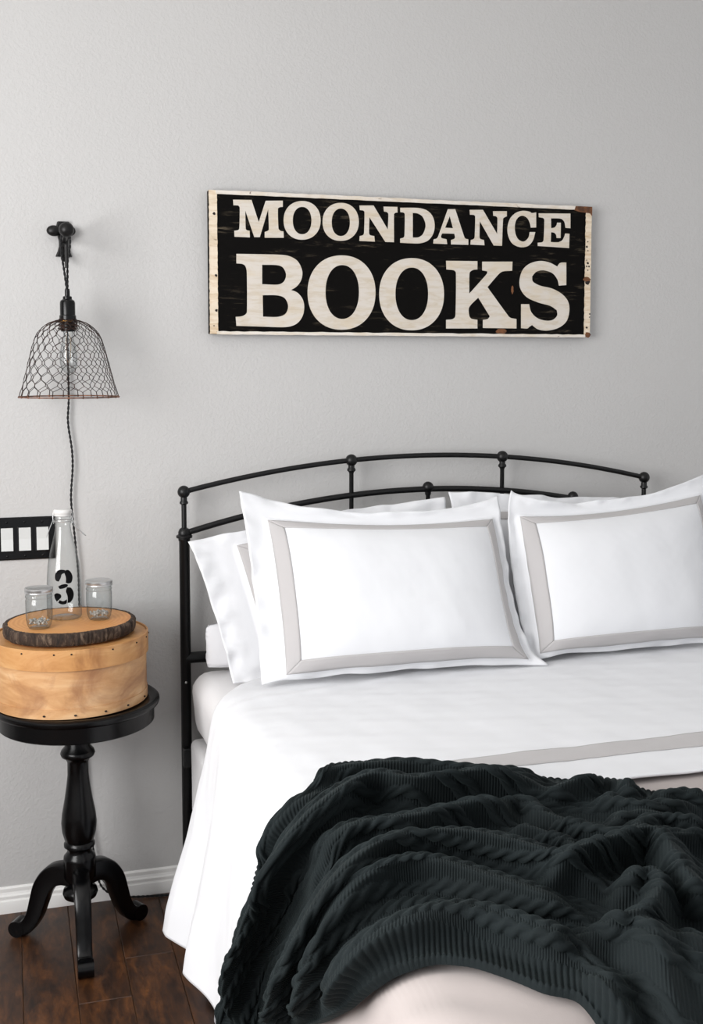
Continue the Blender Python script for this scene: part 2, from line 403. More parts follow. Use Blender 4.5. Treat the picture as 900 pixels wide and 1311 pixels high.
for k, (px, py) in enumerate([(274, 273.5), (276.5, 352.5), (277, 397.3), (274, 417)]): blob('nail_hole', px, py, .0042 if k < 3 else .002, .0042 if k < 3 else .002, 'hole_dark', k)
for k, (px, py, r) in enumerate([(751.2, 316, .004), (752.5, 309.5, .002), (752.6, 321, .002), (751, 333, .002), (752.5, 337, .004), (751, 341, .003), (754, 341, .003), (752.5, 346, .002), (751, 419.5, .0035), (755, 402, .0025), (754.7, 406, .002)]):
    blob('nail_hole', px, py, r, r, 'hole_dark', 20+k)
blob('rust_mark', 751, 357.5, .013, .008, 'rust_patch', 41, .0009); blob('rust_mark', 752, 361, .009, .009, 'hole_dark', 42, .0007)
blob('rust_mark', 752.5, 428.5, .011, .009, 'rust_patch', 43, .0012); blob('rust_mark', 656, 371, .004, .014, 'rust_patch', 44, .0008, SY)
blob('rust_mark', 642, 424.5, .018, .010, 'rust_patch', 45, .0008, SY)
# rusty top right corner
c = onY(735, 264, SY)[0]
MB().add([(c, SY-.0036, SZ1-.012), (c+.018, SY-.0036, SZ1-.017), (SX1-.006, SY-.0036, SZ1-.020), (SX1+.001, SY-.0036, SZ1-.028), (SX1+.001, SY-.0036, SZ1+.001), (c+.004, SY-.0036, SZ1+.001),
          (c, SY, SZ1-.012), (c+.018, SY, SZ1-.017), (SX1-.006, SY, SZ1-.020), (SX1+.001, SY, SZ1-.028), (SX1+.001, SY, SZ1+.001), (c+.004, SY, SZ1+.001)],
         [(0,1,2,3,4,5)] + [(k, (k+1) % 6, 6+(k+1) % 6, 6+k) for k in range(6)]).build('rust_mark', 'rust_patch', sg, smooth=False)

def smooth_outline(pts, corner=52):
    """round the gently turning points of an outline and keep its corners"""
    P = np.asarray(pts, float); n = len(P); out = []
    def turn(i):
        a = P[i]-P[i-1]; b = P[(i+1) % n]-P[i]
        return abs(math.degrees(math.atan2(a[0]*b[1]-a[1]*b[0], a @ b)))
    cor = [turn(i) > corner for i in range(n)]
    for i in range(n):
        j = (i+1) % n; a, b = P[i], P[j]
        ta = np.zeros(2) if cor[i] else (P[j]-P[i-1])/2; tb = np.zeros(2) if cor[j] else (P[(j+1) % n]-P[i])/2
        L = np.linalg.norm(b-a)
        for tt in (ta, tb):
            q = np.linalg.norm(tt)
            if q > L: tt *= L/q
        if cor[i] and cor[j]: out.append(a); continue
        if cor[i]: ta = (b-a)*.8
        if cor[j]: tb = (b-a)*.8
        for k in range(6):
            u = k/6; out.append(a*(2*u**3-3*u*u+1)+b*(-2*u**3+3*u*u)+ta*(u**3-2*u*u+u)+tb*(u**3-u*u))
    return np.array(out)
def fill_mesh(name, loops, depth, mat, parent, place):
    """fill outlines (holes included) and give them depth; place maps 2d -> world"""
    cu = bpy.data.curves.new(name, 'CURVE'); cu.dimensions = '2D'; cu.fill_mode = 'BOTH'; cu.extrude = .5
    for lp in loops:
        s = cu.splines.new('POLY'); s.points.add(len(lp)-1); s.use_cyclic_u = True
        for p, q in zip(s.points, lp): p.co = (q[0], q[1], 0, 1)
    tmp = bpy.data.objects.new('tmp', cu); COL.objects.link(tmp); bpy.context.view_layer.update()
    me = bpy.data.meshes.new_from_object(tmp); bpy.data.objects.remove(tmp); bpy.data.curves.remove(cu)
    V = [place(v.co.x, v.co.y, v.co.z*2*depth) for v in me.vertices]; F = [tuple(p.vertices) for p in me.polygons]
    bpy.data.meshes.remove(me)
    o = mesh(name, V, F, mat, parent, smooth=False)
    bm = bmesh.new(); bm.from_mesh(o.data); bmesh.ops.remove_doubles(bm, verts=bm.verts, dist=1e-6); bmesh.ops.recalc_face_normals(bm, faces=bm.faces); bm.to_mesh(o.data); bm.free()
    return o
LY = SY-.0008
def letter(ch, outer, holes, org, sc):
    conv = lambda p: (lambda q: (q[0], q[2]))(onY(org[0]+p[0]/sc, org[1]+p[1]/sc, LY))
    loops = [[conv(p) for p in smooth_outline(l)] for l in [outer]+holes]
    o = fill_mesh('letter', loops, .0007, 'letter_cream', sg, lambda x, z, d: (x, LY+d, z))
    return o
def ring(x0, x1, y0, y1, n=26, e=2.15):
    c = ((x0+x1)/2, (y0+y1)/2); a = (x1-x0)/2; b = (y1-y0)/2; out = []
    for k in range(n):
        w_ = 2*math.pi*k/n; cs, sn = math.cos(w_), math.sin(w_)
        out.append((c[0]+a*math.copysign(abs(cs)**(2/e), cs), c[1]+b*math.copysign(abs(sn)**(2/e), sn)))
    return out
A5 = 5.625
letter('M', [(47,88),(180,90),(232,250),(282,96),(405,95),(405,140),(382,143),(370,155),(374,295),(388,312),(410,316),(412,362),(275,362),(275,320),(298,312),(305,300),(300,155),(240,358),(200,358),(135,165),(138,295),(146,308),(166,312),(168,360),(57,355),(56,312),(80,308),(92,296),(95,145),(85,130),(50,128)], [], (290, 240), A5)
letter('O', ring(363.1, 410.4, 257.4, 306.9), [ring(374.8, 398.8, 264.9, 299.9)], (0, 0), 1)
letter('O', ring(413.0, 459.3, 259.7, 308.4), [ring(424.6, 448.0, 267.0, 302.2)], (0, 0), 1)
letter('N', [(113,102),(215,102),(318,275),(322,165),(312,150),(290,145),(287,110),(387,112),(387,152),(372,155),(362,165),(362,366),(300,364),(185,185),(182,300),(190,315),(220,322),(224,362),(113,357),(115,322),(138,315),(147,300),(150,150),(140,138),(117,135)], [], (440, 245), A5)
letter('D', [(407,118),(480,118),(545,121),(600,138),(640,180),(655,245),(642,310),(605,355),(550,374),(480,374),(407,370),(407,340),(430,333),(438,318),(440,165),(430,153),(408,150)], [[(497,155),(535,160),(570,185),(590,245),(572,305),(540,330),(497,333)]], (440, 245), A5)
letter('A', [(750,128),(803,128),(868,328),(878,341),(897,345),(897,385),(773,382),(773,350),(795,342),(802,330),(797,305),(708,303),(700,325),(706,338),(740,345),(745,380),(645,376),(648,345),(668,340),(680,325)], [[(764,178),(787,265),(730,262)]], (440, 245), A5)
letter('N', [(120,105),(215,105),(318,280),(320,165),(310,152),(290,148),(288,115),(387,115),(387,152),(372,158),(360,170),(352,364),(293,362),(192,185),(190,300),(197,315),(222,322),(226,360),(125,355),(128,322),(148,315),(156,300),(160,155),(150,142),(122,140)], [], (580, 250), A5)
letter('C', [(598,123),(568,128),(550,118),(500,112),(450,128),(410,170),(392,235),(400,300),(430,350),(485,374),(540,365),(575,325),(592,265),(552,265),(545,300),(525,325),(500,333),(470,318),(450,280),(444,230),(452,185),(475,155),(505,148),(535,165),(553,200),(560,233),(598,232)], [], (580, 250), A5)
letter('E', [(617,130),(845,132),(845,237),(810,235),(803,195),(788,175),(765,167),(705,166),(706,237),(730,232),(745,215),(750,197),(776,198),(774,308),(746,308),(742,285),(728,270),(706,266),(703,337),(755,338),(785,325),(800,300),(808,275),(838,277),(835,380),(610,365),(610,342),(640,338),(652,325),(658,180),(650,165),(618,158)], [], (580, 250), A5)
letter('B', [(57,45),(180,47),(300,50),(360,58),(410,88),(436,145),(430,195),(405,232),(372,253),(410,270),(440,310),(447,360),(435,410),(400,450),(340,467),(200,464),(57,460),(53,408),(85,405),(108,395),(118,378),(117,150),(108,115),(90,103),(57,100)],
       [[(205,108),(290,110),(325,124),(343,165),(330,205),(295,222),(205,220)], [(208,283),(290,284),(335,300),(355,345),(340,390),(295,408),(210,407)]], (290, 315), 4.5)
letter('O', ring(393.8, 480.7, 327.0, 422.1), [ring(416.7, 459.6, 339.4, 408.3)], (0, 0), 1)
letter('O', ring(485.5, 568.4, 330.5, 422.9), [ring(506.2, 548.2, 342.6, 409.8)], (0, 0), 1)
letter('K', [(50,85),(230,87),(230,135),(205,138),(185,155),(183,275),(285,160),(288,146),(258,140),(258,90),(432,90),(430,142),(375,147),(350,165),(288,237),(410,405),(425,415),(455,420),(455,475),(262,472),(262,425),(290,420),(302,405),(235,297),(183,352),(183,400),(195,418),(230,425),(230,475),(50,475),(50,425),(90,420),(104,400),(107,155),(95,140),(52,135)], [], (560, 315), 4.5)
letter('S', [(742,95),(742,225),(700,228),(690,190),(660,155),(610,140),(570,148),(545,175),(550,205),(590,228),(660,245),(715,275),(750,315),(760,365),(745,430),(700,470),(635,487),(580,480),(545,455),(530,465),(518,475),(482,473),(482,335),(528,335),(540,380),(575,415),(625,430),(665,425),(690,400),(688,370),(650,345),(580,325),(515,295),(480,250),(473,200),(490,140),(530,102),(590,86),(645,95),(690,118),(708,97)], [], (560, 315), 4.5)

# ------------------------------------------------------------------ light switch plate
sw = empty('switch_plate', (.04, 0, 1.1), 'glossy black triple wall switch plate with white rockers behind the glass bottle', 'light switch')
px0, px1, pz0, pz1 = -.043, .123, 1.040, 1.164
o = MB().box((px0, -.007, pz0), (px1, 0, pz1)).build('plate', 'black_plastic', sw, smooth=False); bevel(o, .004, 3)
cxs = [.0875, .0385, -.0105]
for c in cxs:
    o = MB().box((c-.0195, -.0085, 1.063), (c+.0195, -.004, 1.137)).build('rocker_frame', 'black_plastic', sw, smooth=False); bevel(o, .001)
    V = [(c-.0165, -.0135, 1.068), (c+.0165, -.0135, 1.068), (c+.0165, -.0095, 1.101), (c-.0165, -.0095, 1.101), (c-.0165, -.0115, 1.134), (c+.0165, -.0115, 1.134)]
    V += [(v[0], -.006, v[2]) for v in V]
    o = mesh('rocker', V, [(0,1,2,3), (3,2,5,4), (0,3,9,6), (3,4,10,9), (1,7,8,2), (2,8,11,5), (4,5,11,10), (0,6,7,1)], 'switch_white', sw, smooth=False); autosmooth(o)
    for z in (1.052, 1.150):
        MB().ball((c, -.007, z), (.0035, .0015, .0035), 12, 6).build('screw', 'black_plastic', sw)

# ------------------------------------------------------------------ pendant lamp on its hook
HX, HY, HZ = .163, -.150, 1.966
hk = empty('wall_hook', (.164, 0, 1.95), 'black cast iron wall hook with a ball knob above the wire lampshade', 'hook')
pz = [(.017, 2.005), (.020, 1.99), (.018, 1.97), (.0135, 1.95), (.0135, 1.935), (.017, 1.922), (.0225, 1.909), (.0225, 1.906)]
V = []; 
for x, z in pz: V += [(HX-x, -.001, z), (HX-x*.8, -.011, z), (HX+x*.8, -.011, z), (HX+x, -.001, z)]
n = len(pz); F = [(4*i+k, 4*i+k+1, 4*i+5+k, 4*i+4+k) for i in range(n-1) for k in range(3)] + [(0, 3, 2, 1), (4*n-4, 4*n-3, 4*n-2, 4*n-1)]
o = mesh('back_plate', V, F, 'cast_iron', hk); autosmooth(o, 40)
MB().tube(spline([(HX, -.008, 1.955), (HX, -.04, 1.956), (HX, -.08, 1.962), (HX, HY, HZ)], 8), [.010]*8+[.009]*8+[.008]*9, 14).build('arm', 'cast_iron', hk)
MB().ball((HX+.001, HY, HZ), .0205, 24, 14).build('knob', 'cast_iron', hk)
MB().ball((HX-.027, -.02, 1.977), (.0205, .013, .0155), 20, 12).tube([(HX-.02, -.014, 1.975), (HX, -.008, 1.972)], .009, 12).build('side_lug', 'cast_iron', hk)
MB().ball((HX+.018, -.018, 1.978), (.015, .011, .014), 20, 12).build('side_lug', 'cast_iron', hk)
MB().tube(spline([(HX-.002, -.010, 1.93), (HX-.003, -.03, 1.905), (HX-.003, -.05, 1.893), (HX-.003, -.058, 1.903)], 8), .0055, 12).build('lower_prong', 'cast_iron', hk)

lp = empty('pendant_lamp', (.163, HY, 1.51), 'rusty chicken-wire pendant lamp with black socket and twisted cord hung from the iron hook', 'lamp')
LC = (.163, HY)
def twisted(path, r=.0019, pitch=.028, off=.0017):
    """two strands twisted around each other along a path -> MB"""
    P = np.asarray(path, float); L = np.r_[0, np.cumsum(np.linalg.norm(np.diff(P, axis=0), axis=1))]
    m = max(int(L[-1]/.004), 8); s = np.linspace(0, L[-1], m); Q = np.stack([np.interp(s, L, P[:, k]) for k in range(3)], 1)
    T = np.gradient(Q, axis=0); T /= np.linalg.norm(T, axis=1)[:, None]
    N = np.cross(T, np.array([.13, .97, .2])); N /= np.linalg.norm(N, axis=1)[:, None]+1e-9; B = np.cross(T, N); mb = MB()
    for ph in (0, math.pi):
        a = 2*math.pi*s/pitch+ph; mb.tube(Q+off*(np.cos(a)[:, None]*N+np.sin(a)[:, None]*B), r, 6)
    return mb
cw = lambda x, y: tuple(onY(x, y, -.014))
path = [(LC[0], LC[1], 1.79), (LC[0]-.004, HY, 1.83), (HX-.009, HY+.001, 1.87), (HX-.013, HY+.008, 1.90), (HX-.012, HY+.030, 1.945), (HX-.004, HY+.032, 1.974), (HX+.010, HY+.030, 1.955), (HX+.010, HY+.020, 1.92), (HX+.003, HY+.012, 1.88), (HX+.002, HY+.022, 1.82),
        (.165, -.07, 1.77), (.167, -.03, 1.70), (.168, -.014, 1.62), cw(88, 510), cw(87, 540), cw(92, 575), cw(93, 600), cw(91, 640), cw(96, 690), cw(100, 730), (.187, -.012, .9), (.192, -.012, .6), (.20, -.012, .35), (.213, -.018, .17), (.222, -.022, .10), (.235, -.024, .05), (.27, -.026, .02), (.32, -.028, .008), (.40, -.035, .004), (.47, -.045, .004)]
twisted(spline(path, 6)).build('cord', 'cord_fabric', lp)
MB().tube([(HX-.0005, HY-.006, 1.925), (HX-.0005, HY-.006, 1.862)], [.0052, .0048], 12).build('cord_toggle', 'cast_iron', lp)
MB().lathe([(.0, 1.806), (.006, 1.806), (.0068, 1.80), (.0068, 1.787), (.012, 1.785), (.0125, 1.778), (.0185, 1.774), (.0205, 1.768), (.0205, 1.735), (.0225, 1.733), (.0225, 1.722), (.019, 1.719), (.019, 1.690), (0, 1.690)], LC, 28).build('socket', 'black_lacquer', lp, ang=30)
MB().lathe([(.020, 1.7155), (.0225, 1.716), (.0225, 1.7195), (.020, 1.7195), (.020, 1.7155)], LC, 28, caps=False).build('socket_ring', 'brass', lp)
mb = MB()
for k in range(10):
    mb.tube([(LC[0]+r*math.cos(w_+k*.63), LC[1]+r*math.sin(w_+k*.63), 1.722-.003*k-.002*math.sin(3*w_)) for w_ in np.linspace(0, 6.0, 26) for r in [.024+.0015*(k % 3)]], .0011, 5)
mb.build('wire_binding', 'rusty_wire', lp)
MB().lathe([(.0125, 1.690), (.013, 1.680), (.016, 1.665), (.0205, 1.645), (.0235, 1.622), (.0235, 1.605), (.020, 1.590), (.012, 1.579), (0, 1.575)], LC, 24, caps=False).build('bulb', 'clear_glass', lp)
mb = MB()
for sx in (-1, 1): mb.tube([(LC[0]+sx*.004, LC[1], 1.69), (LC[0]+sx*.007, LC[1], 1.65), (LC[0]+sx*.005, LC[1], 1.615), (LC[0]+sx*.001, LC[1], 1.605)], .0006, 5)
mb.build('filament', 'bulb_filament', lp)
# bell of hexagonal wire netting
bell = np.array([(.020, 1.722), (.036, 1.7185), (.056, 1.710), (.074, 1.695), (.087, 1.676), (.096, 1.650), (.104, 1.620), (.113, 1.585), (.122, 1.550), (.1335, 1.512)])
bs = spline(bell, 8); bl = np.r_[0, np.cumsum(np.linalg.norm(np.diff(bs, axis=0), axis=1))]
def bellpt(w_, u):
    u = np.clip(u, 0, 1); r = np.interp(u*bl[-1], bl, bs[:, 0]); z = np.interp(u*bl[-1], bl, bs[:, 1])
    return np.array([LC[0]+r*math.cos(w_), LC[1]+r*math.sin(w_), z])
NA, NR = 21, 12; mb = MB(); da = 2*math.pi/NA; dv = 1.0/NR
jit = lambda i, j, k: ((math.sin(i*12.9+j*78.2+k*37.7)*43758.5) % 1-.5)
def node(i, j, k):   # k=0 lower end, 1 upper end of the twisted (vertical) piece of row j
    i %= NA
    w_ = (i+.5*(j % 2))*da + jit(i, j, k)*.25*da*(.3+.7*(j < NR-1)); u = (j+(.70 if k == 0 else .32))*dv + jit(i, j, k+5)*.10*dv
    return w_, u
def wire(a, b, r):
    (w0, u0), (w1, u1) = a, b
    if w1-w0 > math.pi: w1 -= 2*math.pi
    if w0-w1 > math.pi: w1 += 2*math.pi
    mb.tube([bellpt(w0+(w1-w0)*q, u0+(u1-u0)*q) for q in (0, .5, 1)], r, 5, caps=False)
for j in range(NR):
    for i in range(NA):
        wire(node(i, j, 1), node(i, j, 0) if j < NR-1 else (node(i, j, 1)[0], 1.0), .0012)
        if j < NR-1:
            ia, ib = (i, i-1) if j % 2 == 0 else (i+1, i)
            wire(node(i, j, 0), node(ia, j+1, 1), .00082); wire(node(i, j, 0), node(ib, j+1, 1), .00082)
mb.build('wire_netting', 'rusty_wire', lp)
mb = MB(); mb.tube([(LC[0]+.1345*math.cos(w_), LC[1]+.1345*math.sin(w_), 1.511) for w_ in np.linspace(0, 2*math.pi, 72)], .0019, 7)
for i in range(NA):
    p = bellpt(node(i, NR-1, 1)[0], 1.0); mb.ball((p[0], p[1], 1.511), .0031, 8, 6)
mb.build('rim', 'rusty_rim', lp)

# ------------------------------------------------------------------ side table
TC = (.162, -.247)
tb = empty('side_table', (TC[0], TC[1], 0), 'round black lacquered pedestal side table with three curved legs', 'table')
MB().lathe([(0, .672), (.215, .672), (.2215, .676), (.2235, .682), (.2225, .688), (.217, .6925), (.209, .694), (.205, .6925), (0, .6925)], TC, 96).build('table_top', 'black_lacquer', tb, ang=40)
MB().lathe([(0, .628), (.205, .628), (.2085, .631), (.2085, .672), (0, .672)], TC, 96).build('apron', 'black_lacquer', tb, ang=40)
MB().lathe([(.030, .628), (.034, .56), (.044, .548), (.047, .540), (.044, .532), (.034, .527), (.0285, .515), (.0285, .48), (.032, .45), (.038, .41), (.0455, .37), (.048, .345), (.046, .32), (.040, .298), (.037, .292), (.042, .286), (.042, .279), (.035, .275), (.033, .265), (.036, .258), (.043, .250), (.044, .242), (.043, .19), (.032, .175), (.028, .165), (.045, .156), (.048, .146), (.044, .135), (.028, .126), (0, .122)][::-1], TC, 40).build('stem', 'black_lacquer', tb, ang=50)
def table_leg(a):
    ctr = spline([(.020, .193), (.055, .194), (.085, .182), (.110, .150), (.124, .110), (.138, .068), (.158, .036), (.178, .026), (.194, .032)], 6)
    th = np.interp(np.linspace(0, 1, len(ctr)), [0, .2, .45, .7, .85, 1], [.060, .060, .052, .042, .042, .032])
    wd = np.interp(np.linspace(0, 1, len(ctr)), [0, .3, .7, 1], [.046, .044, .040, .040])
    T = np.gradient(ctr, axis=0); T /= np.linalg.norm(T, axis=1)[:, None]; V = []; k = 12
    for c, tt, h, w2 in zip(ctr, T, th, wd):
        nr = np.array([-tt[1], tt[0]])
        for q in range(k):
            a2 = 2*math.pi*q/k+math.pi/k; cu, su = math.cos(a2), math.sin(a2)
            cu = math.copysign(abs(cu)**.30, cu); su = math.copysign(abs(su)**.30, su)
            rz = c + nr*su*h/2; V.append((TC[0]+rz[0]*math.cos(a)-cu*w2/2*math.sin(a), TC[1]+rz[0]*math.sin(a)+cu*w2/2*math.cos(a), max(rz[1], .003)))
    n = len(ctr); F = [(i*k+q, i*k+(q+1) % k, (i+1)*k+(q+1) % k, (i+1)*k+q) for i in range(n-1) for q in range(k)] + [tuple(range(k))[::-1], tuple((n-1)*k+q for q in range(k))]
    lg = mesh('leg', V, F, 'black_lacquer', tb); autosmooth(lg, 45)
    e = (TC[0]+.190*math.cos(a), TC[1]+.190*math.sin(a))
    MB().tube([(e[0]+.0205*math.sin(a), e[1]-.0205*math.cos(a), .0235), (e[0]-.0205*math.sin(a), e[1]+.0205*math.cos(a), .0235)], .023, 20).build('foot_scroll', 'black_lacquer', lg)
for a in (-90, 30, 150): table_leg(math.radians(a))

# ------------------------------------------------------------------ round wooden box
BC = (.148, -.243); BZ = .6945
bx = empty('round_box', (BC[0], BC[1], BZ), 'round bentwood cheese box with tacked lid standing on the black side table', 'box')
BR = .2035
MB().lathe([(0, BZ), (BR, BZ), (BR, BZ+.155), (BR-.004, BZ+.155), (BR-.004, BZ+.004), (0, BZ+.004)], BC, 96).build('body', 'box_veneer', bx, ang=40)
o = MB().lathe([(BR+.0002, BZ+.001), (BR+.0022, BZ+.001), (BR+.0022, BZ+.026), (BR+.0002, BZ+.026)], BC, 96, caps=False).build('bottom_hoop', 'box_veneer', bx, ang=40)
LZ = BZ+.126
ld = MB().lathe([(BR+.0015, LZ), (BR+.0055, LZ), (BR+.0055, LZ+.0535), (BR+.004, LZ+.0545), (BR+.001, LZ+.0535), (BR+.0005, LZ+.0495), (0, LZ+.0495)], BC, 96).build('lid', 'lid_veneer', bx, ang=40)
for a in np.radians([-128, -104, -92, -62, -38, -20, -6]): MB().ball((BC[0]+(BR+.0055)*math.cos(a), BC[1]+(BR+.0055)*math.sin(a), LZ+.044), (.0028, .0028, .0022), 8, 5).build('tack', 'hole_dark', ld)
for a in np.radians([-112, -90, -68, -48, -24]): MB().ball((BC[0]+(BR+.0023)*math.cos(a), BC[1]+(BR+.0023)*math.sin(a), BZ+.010), (.004, .004, .0026), 8, 5).build('tack', 'hole_dark', bx)
LT = LZ+.0545     # lid top

# ------------------------------------------------------------------ wood slice
SC = (.147, -.246); S0, S1 = LT+.0005, LT+.0345
ws = empty('wood_slice', (SC[0], SC[1], S0), 'bark-edged round wood slice lying on the bentwood box lid', 'wood slice')
wob = lambda w_, z: 1+.018*math.sin(2*w_+.6)+.012*math.sin(3*w_+2)+.004*math.sin(7*w_)
RS = .168
prof = [(0, S0), (RS*.97, S0), (RS*.965, S1-.0015), (RS*.955, S1), (0, S1)]
MB().lathe(prof, SC, 120, wob).build('heartwood', 'slice_wood', ws, ang=40)
def barkw(w_, z): return wob(w_, z)*(1+.006*math.sin(61*w_+8*math.sin(5*w_))*(1+.5*math.sin(23*w_))+.004*math.sin(113*w_+300*z)+.010*math.sin(17*w_+1.3)*max(0, math.sin(4*w_)))
MB().lathe([(RS*.96, S0+.0005), (RS*1.0, S0+.001), (RS*1.022, S0+.008), (RS*1.03, S0+.016), (RS*1.03, S1-.008), (RS*1.022, S1-.002), (RS*.998, S1+.0008), (RS*.960, S1+.0003)], SC, 420, barkw, caps=False).build('bark_rim', 'bark', ws, ang=60)

# ------------------------------------------------------------------ bottle and jars
BT = (.136, -.215); z0 = S1+.0012
bt = empty('glass_bottle', (BT[0], BT[1], z0), 'clear swing-top glass bottle with a black stencilled 3 and white stopper', 'bottle')
outp = [(0, .004), (.030, .004), (.036, .0), (.0435, .001), (.0465, .006), (.0465, .05), (.0455, .10), (.0425, .145), (.036, .180), (.0285, .208), (.0225, .235), (.0205, .250), (.0205, .258), (.0240, .261), (.0240, .270), (.0215, .273), (.0215, .279), (.0165, .280)]
inn = [(.0165, .279), (.0165, .255), (.0195, .235), (.0255, .207), (.033, .178), (.0395, .143), (.0425, .10), (.0435, .05), (.0435, .012), (.036, .0075), (0, .0085)]
MB().lathe([(r, z0+z) for r, z in outp], BT, 48, caps=False).build('glass_body', 'clear_glass', bt, ang=60)
MB().lathe([(0, z0+.278), (.0185, z0+.278), (.0225, z0+.280), (.0225, z0+.285), (.0245, z0+.287), (.0248, z0+.293), (.0235, z0+.2965), (.018, z0+.298), (0, z0+.298)], BT, 32).build('stopper', 'ceramic_white', bt, ang=60)
mb = MB(); rr = .0247
mb.tube([(BT[0]+rr*math.cos(w_), BT[1]+rr*math.sin(w_), z0+.2655) for w_ in np.linspace(0, 2*math.pi, 40)], .0011, 6)
for sx in (-1, 1):
    mb.tube([(BT[0]+sx*.0245, BT[1], z0+.258), (BT[0]+sx*.0258, BT[1], z0+.272), (BT[0]+sx*.0245, BT[1], z0+.289)], .001, 6)
    mb.tube([(BT[0]+sx*.0258, BT[1]-.002, z0+.268), (BT[0]+sx*.034, BT[1]-.006, z0+.250), (BT[0]+sx*.040-(.004 if sx < 0 else -.020), BT[1]-.010, z0+.224)], .0011, 6)
mb.tube([(BT[0]+.060, BT[1]-.010, z0+.224), (BT[0]+.055, BT[1]-.018, z0+.228), (BT[0]+.03, BT[1]-.022, z0+.252), (BT[0]+.0258, BT[1]-.004, z0+.262)], .0009, 6)
mb.build('wire_bail', 'steel', bt)
BP = spline([(r, z) for r, z in outp[4:11]], 6)
three = [[(195,720),(200,680),(225,650),(255,641),(298,645),(296,672),(266,684),(254,720),(235,755),(208,748)], [(304,648),(332,648),(360,680),(370,725),(356,768),(326,778),(300,768),(304,735),(300,705),(292,680)],
         [(228,802),(262,785),(300,780),(322,790),(312,808),(285,820),(245,826)], [(312,812),(350,822),(375,870),(370,920),(344,958),(312,970),(316,930),(312,890),(300,850)],
         [(308,930),(304,968),(265,978),(226,962),(240,934),(272,946)], [(188,885),(215,868),(250,880),(256,905),(236,930),(213,950),(195,922)]]
aim = math.atan2(-DIST-BT[1], 0-BT[0])
num = None
def on_bottle(u, z, d):
    r = np.interp(z, BP[:, 1], BP[:, 0])+.0012+d; a = aim+u/.0465
    return (BT[0]+r*math.cos(a), BT[1]+r*math.sin(a), z0+z)
for k, lpz in enumerate(three):
    pts = [((x-284)/7.71*.00215, .138-(y-645)/7.71*.00215) for x, y in smooth_outline(lpz, 70)]
    o = fill_mesh('stencil_digit' if num is None else 'stencil_piece', [pts], .0002, 'stencil_black', bt if num is None else num, on_bottle)
    if num is None: num = o
def jar(c, label):
    j = empty('glass_jar', (c[0], c[1], z0), label, 'jar', 'small glass jars on the wood slice')
    op = [(0, .003), (.022, .003), (.0245, 0), (.027, .001), (.031, .010), (.0335, .022), (.0345, .04), (.0345, .074), (.0325, .080), (.0350, .0825), (.0350, .0855), (.0330, .087), (.0330, .091), (.0352, .0925), (.0352, .1045), (.0335, .106), (.0315, .105)]
    ip = [(.0315, .090), (.0312, .078), (.0325, .072), (.0325, .04), (.0312, .022), (.029, .012), (.024, .0075), (0, .0075)]
    MB().lathe([(r, z0+z) for r, z in op], c, 36, caps=False).build('glass_body', 'jar_glass', j, ang=60)
    mb = MB(); r = np.random.default_rng(int(c[0]*1000))
    for k in range(46):
        a = r.uniform(0, 6.28); q = .024*math.sqrt(r.uniform(0, 1)); mb.ball((c[0]+q*math.cos(a), c[1]+q*math.sin(a), z0+.0115+r.uniform(0, .010)), r.uniform(.0028, .0042), 8, 6)
    o = mb.build('glass_beads', 'glass_beads', j); o['kind'] = 'stuff'
    MB().lathe([(.0354, z0+.0935), (.0366, z0+.0940), (.0366, z0+.0965), (.0359, z0+.0975), (.0366, z0+.0985), (.0366, z0+.1050), (.0345, z0+.1068), (.0325, z0+.1068), (.0315, z0+.1060), (0, z0+.1060)], c, 36, caps=False).build('lid', 'steel', j, ang=40)
jar((.0665, -.325), 'small silver-lidded glass jar on the wood slice, switch plate side of the bottle')
jar((.2255, -.262), 'small silver-lidded glass jar on the wood slice, bed side of the bottle')

# ------------------------------------------------------------------ bed frame (black iron headboard)
HBY = -.07
bf = empty('iron_bed', (1.249, HBY, 0), 'black iron bed with an arched headboard and ball finials', 'bed')
XL, XR, XM = .487, 2.011, 1.249
def zt(x): return 1.3195-.0905*((x-XM)/.762)**2         # top rail
def zl(x): return 1.214-.108*((x-XM)/.762)**2           # lower rail
xs = np.linspace(XL, XR, 60)
MB().tube([(x, HBY, zt(x)) for x in xs], .0078, 12).build('top_rail', 'black_iron', bf)
MB().tube([(x, HBY, zl(x)) for x in xs], .0092, 12).build('lower_rail', 'black_iron', bf)
MB().tube([(XL, HBY, .735), (XR, HBY, .735)], .0165, 14).build('cross_rail', 'black_iron', bf)
for x in (XL, XR):
    z = zl(x)
    p = MB().lathe([(0, 0), (.0155, 0), (.0155, z-.022), (.0175, z-.020), (.0175, z-.014), (.0235, z-.012), (.0240, z-.006), (.0175, z-.002), (.0180, z+.004), (.014, z+.014), (.0075, z+.018), (.0075, zt(x)-.038), (.0125, zt(x)-.034), (.0125, zt(x)-.030), (.0095, zt(x)-.026), (.0095, zt(x)-.012), (0, zt(x)-.010)], (x, HBY), 24).build('post', 'black_iron', bf, ang=50)
    MB().ball((x, HBY, zt(x)), .0185).build('finial', 'black_iron', p)
for x in (.999, 1.4995):
    p = MB().lathe([(0, .74), (.0068, .74), (.0068, zt(x)-.040), (.0085, zt(x)-.036), (.0135, zt(x)-.031), (.0125, zt(x)-.026), (.0095, zt(x)-.022), (.0095, zt(x)-.010), (0, zt(x)-.008)], (x, HBY), 20).build('spindle', 'black_iron', bf, ang=50)
    MB().ball((x, HBY, zt(x)), .0185).build('finial', 'black_iron', p)
for x in (.747, 1.2485, 1.7505):
    p = MB().lathe([(0, .74), (.0068, .74), (.0068, zl(x)-.02), (.0095, zl(x)-.016), (.0095, zl(x)), (0, zl(x))], (x, HBY), 20).build('spindle', 'black_iron', bf, ang=50)
    MB().ball((x, HBY, zl(x)+.006), .0175).build('finial', 'black_iron', p)
